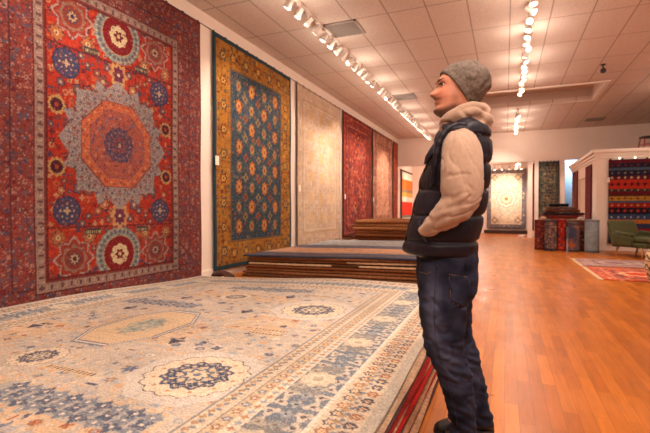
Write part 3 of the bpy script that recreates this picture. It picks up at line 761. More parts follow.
for k in range(-4, 6):
    v = (2.85 - PY0) + k * .70
    if .3 < v < H - .3:
        for uu in (.43, W - .43):
            c.rect(uu - .09, uu + .09, v - .20, v + .20, (140, 134, 122), al=.5); c.petal(uu, v, .10, .12, 8, (196, 182, 160)); c.petal(uu, v, .065, .12, 8, (206, 194, 172)); c.disc(uu, v, .03, (170, 160, 140))
def f3(u, v, k, d): c.petal(u, v, .018, .3, 4, (170, 130, 100) if k % 2 else (150, 156, 160))
along(.53, .59, .055, f3); along(.67, .76, .06, f1b)
def f4(u, v, k, d): c.petal(u, v, .024, .2, 5, (150, 110, 84) if k % 2 else (110, 118, 134)); c.disc(u, v, .01, cr)
along(.59, .66, .075, f4)
c.speck([(150, 150, 152), (206, 190, 170), (120, 120, 126), (190, 160, 130)], .30, .4); c.wear(.12, 50)
t = thing('flat_rug', 'large cream rug with blue floral border lying on top of the near pile', 'rug', (-.5 - W / 2, (PY0 + PY1) / 2, PT), group='rugs lying in the near pile')
lx, ly = t.location.x, t.location.y
def topfn(U, V):
    Y_ = PY0 + V; e = np.clip(1 - U / .25, 0, 1)
    X_ = -.508 - U + e * (.010 * np.sin(Y_ * 1.6 + 5) + .004 * np.sin(Y_ * 5.1 + 29))
    Z_ = pile_z(X_, Y_, PT + .006) + .004 * np.sin(X_ * 3.1 + Y_ * 1.3) * np.clip(U / .3, 0, 1) * .8 + .002
    return X_ - lx, Y_ - ly, Z_ - PT
rugmesh('rug_field', c, topfn, t, off=(0, 0, -.013))

# ------------------------------------------------------------------ folded piles further on
def folded(name, x0, x1, y0, y1, z0, z1, m, seed, skew=0, parent=None, zr=0):
    bm = nb(); rings = []; nseg = 44; t_ = z1 - z0; r = t_ / 2
    for i in range(nseg + 1):
        a = i / nseg; x = x0 + (x1 - x0) * a
        e = min(1, min(a, 1 - a) * nseg / 2.0 + .55)
        ya = y0 + skew * a + .035 * fnoise((x, seed, 0), 1.4, seed) + .012 * fnoise((x, seed, 5), 5, seed)
        lift = zr * a
        pts = []; K = 7
        for k in range(K + 1):
            th = PI / 2 + PI * k / K; pts.append((x, ya + r + r * math.cos(th), z0 + r + lift + r * e * math.sin(th) * (.97 + .03 * math.sin(x * 4 + seed))))
        for k in range(1, 6): pts.append((x, ya + r + (y1 - r - ya - r) * k / 6, z0 + lift + r * (1 - e)))
        for k in range(K + 1):
            th = -PI / 2 + PI * k / K; pts.append((x, y1 - r + r * math.cos(th), z0 + r + lift + r * e * math.sin(th)))
        for k in range(5, 0, -1): pts.append((x, ya + r + (y1 - r - ya - r) * k / 6, z0 + lift + r + r * e))
        rings.append(pts)
    loft(bm, rings); bmesh.ops.recalc_face_normals(bm, faces=bm.faces)
    return obj(name, bm, m, parent, smooth=True)
bc = [(104, 66, 42), (140, 94, 62), (166, 118, 80), (118, 74, 46), (92, 58, 38), (154, 106, 70), (130, 84, 54), (148, 98, 64), (110, 70, 46), (160, 112, 74)]
bmats = [mat('rug_back_%d' % i, x, .95, var=.25, scale=30, bump=.6, bscale=120) for i, x in enumerate(bc)]
cuts = [0, .05, .10, .155, .20, .25, .30, .345]
fringe_m = mat('cream_fringe', (206, 176, 140), .9, var=.3, scale=80, bump=.8, bscale=200)
for k in range(7):
    t = thing('folded_rug', f'brown folded rug, {ords[7-k]} from the top of the middle pile', 'rug', (-2.35, 6.9, cuts[k]), group='folded rugs in the middle pile')
    o = folded('folded_layer', -4.12 - .03 * (k % 2) + .02 * k, -.62 - .02 * (k % 3), 6.22 + .03 * (k % 3), 10.4, cuts[k] + .001, cuts[k + 1] - .001, bmats[k], k + 2, skew=.28, zr=.1 * cuts[k])
    o.parent = t; o.location = -t.location
    if k in (4, 5):
        for (a, b_) in ((-4.0, -2.55), (-2.1, -.7)) if k == 4 else ((-2.3, -.8),):
            bm = nb(); rings = []
            for i in range(41):
                x = a + (b_ - a) * i / 40; ya = 6.22 + .03 * (k % 3) + .28 * (x + 4.1) / 3.5 + .035 * fnoise((x, k + 2, 0), 1.4, k + 2) - .012 + .004 * math.sin(i * 2.1)
                zc = (cuts[k] + cuts[k + 1]) / 2 - .001 + .1 * cuts[k] * (x + 4.1) / 3.5
                rings.append(ring((x, ya, zc), (0, .010, 0), (0, 0, .016 + .002 * math.sin(i * 1.7)), 10))
            loft(bm, rings); f_ = obj('fringe', bm, fringe_m, t, True); f_.location = -t.location
# its top rug
W, H = 3.5, 4.1
c = Cv(W, H, .022, (92, 92, 104)); rn = random.Random(12)
c.scatter(0, W, 0, H, .11, [(80, 84, 100), (110, 104, 108), (64, 70, 90), (120, 100, 92)], (.3, .5), rn)
for a, b_, k in ((0, .2, (52, 56, 74)), (.20, .28, (130, 96, 80)), (.28, .6, (64, 72, 92)), (.6, .8, (150, 120, 100)), (.8, 1.7, (190, 144, 112)), (1.7, 2.0, (84, 90, 110)), (2.4, 4.1, (150, 150, 150))): c.rect(0, W, a, b_, k); c.scatter(0, W, a, b_, .09, [tuple(int(x * s_) for x in k) for s_ in (.8, 1.1, .95)], (.25, .45), rn)
c.wear(.12, 10)
t = thing('folded_rug', 'blue and peach banded rug spread over the top of the middle pile', 'rug', (-2.35, 8.3, .35), group='folded rugs in the middle pile')
def fn(U, V):
    x = -4.08 + U; y = 6.20 + V + .28 * U / W * (1 - V / H) + .02 * np.sin(x * 2.2); e = np.clip(1 - V / .06, 0, 1) ** 2
    z = .362 - .006 * e + .035 * U / W  + .003 * np.sin(x * 3 + y * 2)
    return x + 2.35, y - 8.3, z - .35
rugmesh('rug_field', c, fn, t, off=(0, 0, -.014))
# loose corner on the floor by the wall
b = nb(); rings = []
for i in range(15):
    a = i / 14; rings.append(ring((-4.40 + .30 * a, 5.85 + .08 * math.sin(a * 3) , .05 + .025 * math.sin(a * 4)), (0, .09 + .03 * a, 0), (0, 0, (.04 + .015 * math.sin(a * 5 + 1))), 16))
loft(b, rings); tag(obj('rolled_rug', b, mat('dark_fold', (70, 46, 40), .9, var=.3, bump=.5), smooth=True), 'dark rug end rolled up on the floor between the left wall and the middle pile', 'rug')
# far pile
nz = 9
for k in range(nz):
    z0, z1 = .845 * k / nz, .845 * (k + 1) / nz
    t = thing('folded_rug', f'brown folded rug, {ords[nz-1-k]} from the top of the far pile', 'rug', (-2.4, 12.5, z0), group='folded rugs in the far pile')
    o = folded('folded_layer', -3.95 + .04 * (k % 3), -1.2 - .03 * (k % 2), 11.45 + .04 * (k % 2), 14.3, z0 + .001, z1 - .001, bmats[(k * 3 + 1) % 10], k + 20); o.parent = t; o.location = -t.location

# ------------------------------------------------------------------ far hanging rugs
def hang_facing(name, cv, x0, y, zt, label, sub='rug_field', hooks=8):
    t = thing(name, label, 'rug', (x0 + cv.W / 2, y, zt - cv.H))
    rugmesh(sub, cv, lambda U, V: (U - cv.W / 2, -.01 * np.sin(U * 6), V), t, off=(0, .02, 0))
    for k in range(hooks):
        b = nb(); xx = -cv.W / 2 + .04 + (cv.W - .08) * k / (hooks - 1); box(b, xx - .02, xx + .02, .0, .025, cv.H - .01, cv.H + .035, bev=.004); obj('hanging_clip', b, iron, t)
    return t
W, H = 1.72, 2.8
c = Cv(W, H, .025, (176, 160, 146)); rn = random.Random(13)
c.frame(0, .2, (104, 98, 102)); c.scatter(0, W, 0, H, .08, [(110, 104, 118), (150, 130, 116), (84, 84, 104), (196, 176, 150)], (.25, .45), rn); c.frame(0, .03, (90, 84, 96)); c.frame(.2, .23, (210, 190, 160))
c.rect(.23, W - .23, .23, H - .23, (200, 184, 160)); c.scatter(.23, W - .23, .23, H - .23, .09, [(206, 176, 140), (150, 150, 160), (214, 200, 180), (180, 150, 120)], (.25, .45), rn)
for s_, k in ((.42, (140, 130, 134)), (.38, (214, 196, 168)), (.28, (170, 150, 140)), (.2, (224, 200, 160)), (.08, (170, 110, 70))): c.star(W / 2, H / 2, s_, .1, 8, k)
for u in (.35, W - .35):
    for v in (.38, H - .38): c.petal(u, v, .13, .2, 4, (120, 112, 120)); c.petal(u, v, .08, .2, 4, (216, 180, 130))
c.wear(.08, 8); hang_facing('hanging_rug', c, -.83, BY - .12, 3.05, 'pale cream and blue medallion rug under bright lights in the back room')
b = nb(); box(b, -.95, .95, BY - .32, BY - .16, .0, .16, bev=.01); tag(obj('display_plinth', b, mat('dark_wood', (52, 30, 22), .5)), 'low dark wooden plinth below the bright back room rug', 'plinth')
W, H = .72, 2.2
c = Cv(W, 2.75, .03, (56, 62, 62)); rn = random.Random(14)
c.scatter(0, W, 0, 2.75, .09, [(40, 52, 64), (96, 88, 60), (120, 104, 76), (50, 66, 80), (84, 74, 50), (36, 40, 46)], (.35, .6), rn); c.scatter(.15, .6, .8, 2.6, .12, [(150, 124, 90), (120, 90, 60)], (.25, .45), rn); c.frame(0, .04, (40, 36, 36)); c.speck([(84, 80, 62), (60, 66, 70), (110, 96, 76)], .45, .7); c.wear(.1, 8)
hang_facing('hanging_rug', c, 1.2, HY - .05, 3.02, 'narrow dark teal and olive rug hanging on the far pier', hooks=6)
# dark runner hanging in the slit beside the pier
c = Cv(.5, 2.7, .04, (84, 44, 30)); c.scatter(0, .5, 0, 2.7, .12, [(110, 60, 40), (60, 34, 28)], (.3, .5), rn)
t = thing('hanging_rug', 'dark brown rug seen edge on beside the pale back room opening', 'rug', (1.02, HY + .35, .3)); rugmesh('rug_field', c, lambda U, V: (.0 * U, U - .25, V), t, off=(.03, 0, 0))
# big striped kilim on booth
W, H = 2.3, 2.3
c = Cv(W, H, .018, (30, 36, 66)); rn = random.Random(15)
st = [(0, .1, (70, 20, 30)), (.1, .25, (34, 46, 84)), (.25, .42, (150, 26, 26)), (.42, .55, (40, 60, 96)), (.55, .66, (196, 120, 40)), (.66, .8, (50, 80, 120)), (.8, .98, (26, 26, 40)), (.98, 1.12, (170, 26, 26)), (1.12, 1.17, (60, 96, 130)), (1.17, 1.30, (190, 140, 50)), (1.30, 1.33, (60, 40, 30)), (1.33, 1.42, (110, 20, 30)), (1.42, 1.50, (60, 50, 50)), (1.50, 1.74, (200, 52, 26)), (1.74, 1.86, (96, 20, 40)), (1.86, 2.0, (26, 34, 60)), (2.0, 2.08, (70, 90, 110)), (2.08, 2.2, (24, 28, 48)), (2.2, 2.3, (96, 20, 34))]
for a, b_, k in st: c.rect(0, W, a, b_, k)
for v, k, r_ in ((1.62, (80, 20, 30), .035), (1.80, (206, 190, 150), .022), (1.46, (190, 170, 130), .016), (.9, (200, 60, 40), .025), (1.05, (206, 160, 70), .02), (.33, (210, 190, 150), .02), (1.93, (150, 130, 96), .018), (2.14, (120, 40, 50), .02), (.72, (200, 190, 160), .018), (.17, (180, 120, 60), .02), (1.235, (120, 40, 30), .02)):
    u = .08
    while u < W: c.star(u, v, r_ * 1.3, .3, 4, k); u += .15
c.speck([(60, 40, 50), (110, 60, 50), (40, 50, 70)], .3, .5); c.c *= .75; c.wear(.08, 10); hang_facing('hanging_kilim', c, BX + .28, BYF - .06, 2.50, 'wide kilim with red, navy, orange and gold stripes on the booth front', hooks=9)
for k, x in enumerate((2.85, 3.2, 3.55)):
    t = thing('picture_light', 'tiny glowing picture light on the booth cornice above the striped kilim', 'light', (x, BYF - .16, 2.53), group='picture lights over the striped kilim')
    b = nb(); lathe(b, [(.008, .015), (.016, .01), (.019, -.012), (.012, -.02)], 14); obj('bulb', b, glow, t, True)
    b = nb(); tube(b, [(0, 0, .01), (0, .05, .03), (0, .13, .03)], .006, 6); obj('bracket', b, white_m, t)
# rugs on booth side
for (y0, w, zt, h_, base, alt, lb) in ((14.72, 1.0, 2.46, 2.15, (96, 18, 26), [(120, 30, 34), (60, 16, 24), (84, 24, 30)], 'dark crimson rug on the side wall of the booth'), (17.35, 1.25, 2.5, 2.2, (110, 54, 40), [(130, 70, 50), (84, 40, 34), (60, 40, 40)], 'brown red rug on the booth side near the far wall')):
    c = Cv(w, h_, .03, base); c.scatter(0, w, 0, h_, .11, alt, (.3, .5), rn); c.frame(0, .06, tuple(int(x * .6) for x in base)); c.wear(.1, 8)
    t = thing('hanging_rug', lb, 'rug', (BX - .035, y0 + w / 2, zt - h_)); rugmesh('rug_field', c, lambda U, V: (0 * U, w / 2 - U, V), t, off=(.02, 0, 0))
t = thing('price_tag', 'white price tag at the left edge of the striped kilim', 'price tag', (BX + .26, BYF - .08, 1.95))
b = nb(); box(b, -.04, .04, -.004, .004, -.07, .07, bev=.002); obj('card', b, mat('tag_card', (236, 226, 212)), t)
b = nb(); tube(b, [(0, 0, .065), (.03, .02, .12)], .002, 6); obj('string', b, iron, t)

# red step stool on top of the booth
t = thing('step_stool', 'red metal stool with a black seat standing on top of the booth', 'stool', (3.62, 14.2 + .18, 2.79), .3)
rm = mat('red_enamel', (150, 24, 18), .35)
b = nb(); box(b, -.2, .2, -.14, .14, .30, .345, bev=.018, seg=3); obj('seat', b, mat('black_rubber', (24, 20, 22), .6), t, True)
for sx in (-1, 1):
    for sy in (-1, 1):
        b = nb(); tube(b, [(sx * .21, sy * .13, .0), (sx * .17, sy * .10, .31)], .016, 10); obj('leg', b, rm, t)
b = nb(); 
for sy in (-1, 1): tube(b, [(-.195, sy * .12, .13), (.195, sy * .12, .13)], .011, 8)
obj('stretcher', b, rm, t)

# ------------------------------------------------------------------ standing rolls and table
def roll(x, y, r, h, base, alts, label, seed):
    t = thing('rolled_rug', label, 'rug', (x, y, 0), seed * .7, group='rolled rugs standing around the table')
    c = Cv(2 * PI * r, h, .022, base); rn = random.Random(seed)
    c.scatter(0, c.W, 0, h, .07, alts, (.3, .55), rn)
    c.scatter(c.W * .1, c.W * .9, h * .1, h * .9, .22, [alts[0], alts[-1]], (.25, .4), rn, dens=.6)
    c.rect(0, c.W, 0, .05, tuple(int(q * .7) for q in base)); c.rect(0, c.W, h - .05, h, tuple(int(q * .8) for q in base)); c.wear(.1, 6)
    def fn(U, V):
        a = U / r; k = r * (1 + .05 * np.sin(a * 2 + seed) + .03 * np.sin(a * 3 + V * 2)); return k * np.cos(a), k * np.sin(a), V
    rugmesh('roll_body', c, fn, t)
    b = nb(); pts = []
    n = 90
    for i in range(n + 1):
        a = i / n * 2 * PI * 4; q = .02 + (r * .93 - .02) * i / n; pts.append((q * math.cos(a), q * math.sin(a), h - .008 + .006 * (1 - i / n)))
    tube(b, pts, .0125 if r < .16 else .016, 6); lathe(b, [(r * .95, h - .03), (r * .96, h - .012), (.01, h - .012)], 24)
    obj('roll_end', b, mat('roll_end_%d' % seed, tuple(int(q * .8 + 30) for q in base), .9, var=.3, bump=.4), t, True)
rr_ = [(.90, 13.62, .135, .84, (110, 42, 32), [(150, 80, 56), (60, 40, 50), (90, 34, 30)], 'rust and navy rolled rug, leftmost of the standing rolls', 41),
       (1.15, 13.40, .145, .84, (78, 64, 66), [(120, 90, 84), (60, 56, 74), (150, 110, 90)], 'grey brown patterned rolled rug standing beside the leftmost roll', 42),
       (1.43, 13.47, .108, .86, (150, 34, 24), [(180, 70, 44), (96, 30, 30), (70, 44, 56)], 'bright red rolled rug standing in the front row', 43),
       (1.70, 13.32, .132, .78, (84, 72, 76), [(60, 64, 84), (120, 100, 96), (150, 80, 56)], 'shorter dark grey rolled rug with a red flower standing in the front row', 44),
       (1.915, 13.58, .108, .84, (120, 60, 40), [(150, 100, 70), (80, 50, 50), (60, 40, 44)], 'brown patterned rolled rug standing beside the plain grey blue roll', 45),
       (2.12, 13.30, .165, .86, (134, 140, 144), [(140, 146, 150), (126, 134, 140)], 'plain grey blue rolled rug, widest of the standing rolls', 46),
       (2.14, 13.66, .11, .82, (96, 60, 50), [(130, 84, 66), (60, 44, 50)], 'dark brown rolled rug standing behind the grey blue roll', 47),
       (1.30, 13.79, .115, .88, (140, 50, 36), [(170, 90, 60), (84, 40, 40)], 'red brown rolled rug standing behind the bright red roll', 48)]
for a in rr_: roll(*a)
t = thing('display_table', 'low wooden table half hidden behind the standing rolls', 'table', (1.5, 14.45, 0))
dw = mat('table_wood', (96, 58, 36), .5, var=.2)
b = nb(); box(b, -.66, .66, -.45, .45, .74, .78, bev=.006); obj('table_top', b, dw, t)
for sx in (-1, 1):
    for sy in (-1, 1):
        b = nb(); box(b, sx * .6 - .03, sx * .6 + .03, sy * .4 - .03, sy * .4 + .03, 0, .74, bev=.004); obj('leg', b, dw, t)
b = nb(); box(b, -.6, .6, -.42, -.38, .64, .74); box(b, -.6, .6, .38, .42, .64, .74); obj('apron', b, dw, t)
z = .781
for k, (w, d, th, cx, col, nm) in enumerate(((1.16, .42, .09, 0, (150, 120, 100), 'cream'), (1.12, .44, .085, .03, (120, 44, 36), 'red'), (1.06, .42, .08, .08, (60, 42, 48), 'plum'), (.9, .42, .085, .05, (96, 56, 40), 'brown'), (.74, .40, .08, .0, (110, 80, 70), 'grey brown'), (.5, .36, .09, -.04, (34, 30, 36), 'black'))):
    m = mat('textile_' + nm, col, .9, var=.35, scale=14, bump=.5, bscale=60)
    o = folded('folded_textile', 1.5 + cx - w / 2, 1.5 + cx + w / 2, 14.62 - d / 2, 14.62 + d / 2, z + .001, z + th, m, k + 50); z += th + .004
    tag(o, f'{nm} folded textile, {ords[5-k]} of the stack on the display table', 'textile', 'folded textiles on the table')
# small items in front of the stack on the rolls: rolled cushions
for k, (x, col, nm) in enumerate(((1.02, (176, 150, 128), 'cream'), (1.98, (170, 160, 150), 'pale grey'))):
    b = nb(); ell(b, (x, 14.18, .856), (.10, .11, .075)); o = obj('rolled_cloth', b, mat('cloth_' + nm.replace(' ', '_'), col, .9, var=.3, bump=.5), smooth=True); tag(o, f'small {nm} rolled cloth at the front edge of the display table', 'cloth')

# grey bin by booth corner
t = thing('waste_bin', 'small dark grey bin on the floor beside the booth corner', 'bin', (2.12, 14.35, 0))
b = nb(); lathe(b, [(.10, 0), (.12, .02), (.15, .50), (.155, .52), (.14, .52), (.13, .46), (.1, .04)], 24); obj('bin_body', b, mat('grey_plastic', (92, 84, 84), .5), t, True)
b = nb(); lathe(b, [(.157, .50), (.165, .51), (.165, .53), (.157, .535)], 24); obj('rim', b, mat('grey_plastic_dark', (60, 56, 58), .5), t, True)
# small white thing on floor in the opening
t = thing('floor_spotlight', 'small white floor spotlight at the foot of the pale pier', 'spotlight', (.62, 18.6, 0))
b = nb(); lathe(b, [(.09, 0), (.09, .015), (.02, .03), (.02, .07)], 20); obj('base', b, white_m, t, True)
b = nb(); tube(b, [(-.13, 0, .08), (-.02, 0, .10), (.10, 0, .13)], [.055, .05, .03], 16); obj('lamp_can', b, white_m, t, True)

# ------------------------------------------------------------------ rugs on the floor
def floor_rug(x0, x1, y0, y1, base, alts, med, label, seed):
    W, H = x1 - x0, y1 - y0; c = Cv(W, H, .016, base); rn = random.Random(seed)
    c.scatter(0, W, 0, H, .07, alts, (.3, .5), rn); c.frame(.18, .2, (190, 160, 130)); c.frame(.32, .34, (90, 60, 60))
    for i in range(3): c.star(W * (.25 + .25 * i), H / 2, .3, .15, 8, med[0]); c.star(W * (.25 + .25 * i), H / 2, .2, .15, 8, med[1])
    c.wear(.1, 10)
    t = thing('floor_rug', label, 'rug', ((x0 + x1) / 2, (y0 + y1) / 2, 0), group='rugs on the wooden floor')
    rugmesh('rug_field', c, lambda U, V: (U - W / 2, V - H / 2, .012 + .002 * np.sin(U * 5) * np.sin(V * 4)), t, off=(0, 0, -.0115))
    b = nb()
    n = 60
    for k in range(n): box(b, -W / 2 - .07, -W / 2, -H / 2 + H * k / n + .004, -H / 2 + H * (k + 1) / n - .004, .001, .007)
    obj('fringe', b, fringe_m, t)
floor_rug(1.45, 4.1, 9.98, 11.4, (150, 118, 112), [(170, 140, 130), (120, 96, 104), (166, 100, 84), (140, 120, 120)], ((176, 150, 136), (130, 90, 90)), 'pinkish grey patterned rug on the floor in front of the green armchair', 61)
floor_rug(1.46, 4.1, 8.11, 9.78, (176, 70, 44), [(196, 100, 66), (120, 60, 60), (206, 150, 110), (160, 50, 34), (110, 80, 84)], ((206, 160, 120), (190, 60, 34)), 'orange red patterned rug on the floor, nearest the camera', 62)

# ------------------------------------------------------------------ green armchair
gm = mat('green_velvet', (62, 64, 22), .75, var=.2, scale=12, sheen=.08, bump=.2, bscale=90)
wd = mat('pale_leg_wood', (186, 130, 70), .4)
AC = thing('armchair', 'olive green velvet armchair with pale tapered legs beside the booth pier', 'armchair', (2.93, 12.42, 0), math.radians(38))
AC.scale = (1.12, 1.12, .98)
b = nb(); box(b, -.30, .30, -.41, .24, .24, .36, bev=.03, seg=3); obj('seat_frame', b, gm, AC, True)
b = nb(); box(b, -.285, .285, -.44, .20, .362, .49, bev=.05, seg=4); obj('seat_cushion', b, gm, AC, True)
b = nb(); rings = []
for i in range(15):
    a = i / 14; z = .24 + .64 * a; w = .385 - .03 * (a ** 3); yb = .24 + .17 * a; th = .075 - .025 * a
    rings.append(ring((0, yb, z), (w * (1 if i < 14 else .96), 0, 0), (0, th * (1 if i < 14 else .5), 0), 40, 6))
loft(b, rings); obj('backrest', b, gm, AC, True)
b = nb(); tube(b, [(x_, .335 - .085, .60 + .0) for x_ in (-.0,)] * 2, .012, 8); b.free()
for sx in (-1, 1):
    b = nb(); rings = []
    for i in range(13):
        a = i / 12; y_ = -.14 + .42 * a; zt = .54 + .05 * a - .02 * math.sin(a * PI); zc = (.26 + zt) / 2
        s_ = .8 if i in (0, 12) else 1
        rings.append(ring((sx * (.345 + .0 * a), y_, zc), (.052 * s_, 0, 0), (0, 0, (zt - .26) / 2 * (1 if s_ == 1 else .94)), 24, 4))
    loft(b, rings); obj('armrest', b, gm, AC, True)
    b = nb(); tube(b, [(sx * .345, -.15, .545), (sx * .345, .0, .555), (sx * .345, .22, .59)], .05, 14); obj('arm_pad', b, gm, AC, True)
for sx in (-1, 1):
    for sy, dy in ((-.30, -.04), (.22, .08)):
        b = nb(); tube(b, [(sx * .27, sy, .25), (sx * .31, sy + dy, 0)], [.026, .014], 14); obj('leg', b, wd, AC, True)

# ------------------------------------------------------------------ patterned vase at the right edge
t = thing('floor_vase', 'tall cream floor vase with black zigzag bands at the right edge of the picture', 'vase', (2.24, 8.02, .0135))
c = Cv(2 * PI * .2, .62, .012, (206, 176, 136)); rn = random.Random(70)
for v in (.06, .2, .34, .48):
    c.rect(0, c.W, v - .012, v + .0, (40, 30, 28)); c.put(0, c.W, v, v + .09, lambda U, V: (np.abs(((U / .11) % 1) - .5) * .14 < (V - v)) & (np.abs(((U / .11) % 1) - .5) * .14 > (V - v) - .035), (40, 30, 28))
def vr(V): return .20 + .055 * np.sin(V / .62 * PI) - .05 * sm(.40, .58, V) + .03 * sm(.56, .62, V)
rugmesh('vase_body', c, lambda U, V: (vr(V) * np.cos(U / .2), vr(V) * np.sin(U / .2), V), t)
b = nb(); lathe(b, [(float(vr(np.array(.62))) + .012, .60), (float(vr(np.array(.62))) + .018, .635), (float(vr(np.array(.62))) - .015, .64), (.12, .45), (.12, .08), (.01, .06)], 40); obj('rim', b, mat('vase_red', (110, 30, 30), .5), t, True)
b = nb(); lathe(b, [(.19, .0), (.2, .01), (.15, .02)], 40); obj('base', b, mat('vase_clay', (190, 150, 110), .8), t, True)
# ------------------------------------------------------------------ the man looking at the rugs
FP = 2.05; PU = 135 / 433 * FP
def P(x, y, d=0.0): return Vector(((x - 325) / 433 * (FP + d) - PU, d, CH + (210 - y) / 433 * (FP + d)))
skin_b, stub, lip = (200, 134, 106), (58, 36, 28), (166, 88, 76)
def attrmat(name, rough=.8, sheen=0, bump=.2, bscale=300, var=(.88, 1.1), nscale=60, sss=0):
    m, nt, b = newmat(name); L = nt.links.new; N = nt.nodes.new
    a = N('ShaderNodeAttribute'); a.attribute_name = 'Col'; tc = N('ShaderNodeTexCoord')
    n = N('ShaderNodeTexNoise'); n.inputs['Scale'].default_value = nscale; n.inputs['Detail'].default_value = 5; L(tc.outputs['Object'], n.inputs['Vector'])
    mr = N('ShaderNodeMapRange'); mr.inputs['From Min'].default_value = .3; mr.inputs['From Max'].default_value = .7; mr.inputs['To Min'].default_value = var[0]; mr.inputs['To Max'].default_value = var[1]; L(n.outputs['Fac'], mr.inputs['Value'])
    v = N('ShaderNodeVectorMath'); v.operation = 'SCALE'; L(a.outputs['Color'], v.inputs[0]); L(mr.outputs['Result'], v.inputs['Scale']); L(v.outputs['Vector'], b.inputs['Base Color'])
    b.inputs['Roughness'].default_value = rough; b.inputs['Sheen Weight'].default_value = sheen
    if rough > .8: b.inputs['Specular IOR Level'].default_value = .15
    if sss: b.inputs['Subsurface Weight'].default_value = sss; b.inputs['Subsurface Radius'].default_value = (.01, .004, .002)
    n2 = N('ShaderNodeTexNoise'); n2.inputs['Scale'].default_value = bscale; L(tc.outputs['Object'], n2.inputs['Vector'])
    bp = N('ShaderNodeBump'); bp.inputs['Strength'].default_value = bump; bp.inputs['Distance'].default_value = .002; L(n2.outputs['Fac'], bp.inputs['Height']); L(bp.outputs['Normal'], b.inputs['Normal'])
    return m
def paint(o, f):
    me = o.data; a = me.color_attributes.new('Col', 'FLOAT_COLOR', 'POINT'); buf = np.ones((len(me.vertices), 4), 'f')
    for i, v in enumerate(me.vertices): buf[i, :3] = f(v.co, v.normal)
    a.data.foreach_set('color', buf.ravel())
def mix(a, b, t):
    t = max(0, min(1, t)); return tuple(x * (1 - t) + y * t for x, y in zip(a, b))
def g(x, s): return math.exp(-(x / s) ** 2)
def interp(tab, y, k): return float(np.interp(y, [r[0] for r in tab], [r[k] for r in tab]))
ppos = (PU * math.cos(YAW) - FP * math.sin(YAW), PU * math.sin(YAW) + FP * math.cos(YAW), 0)

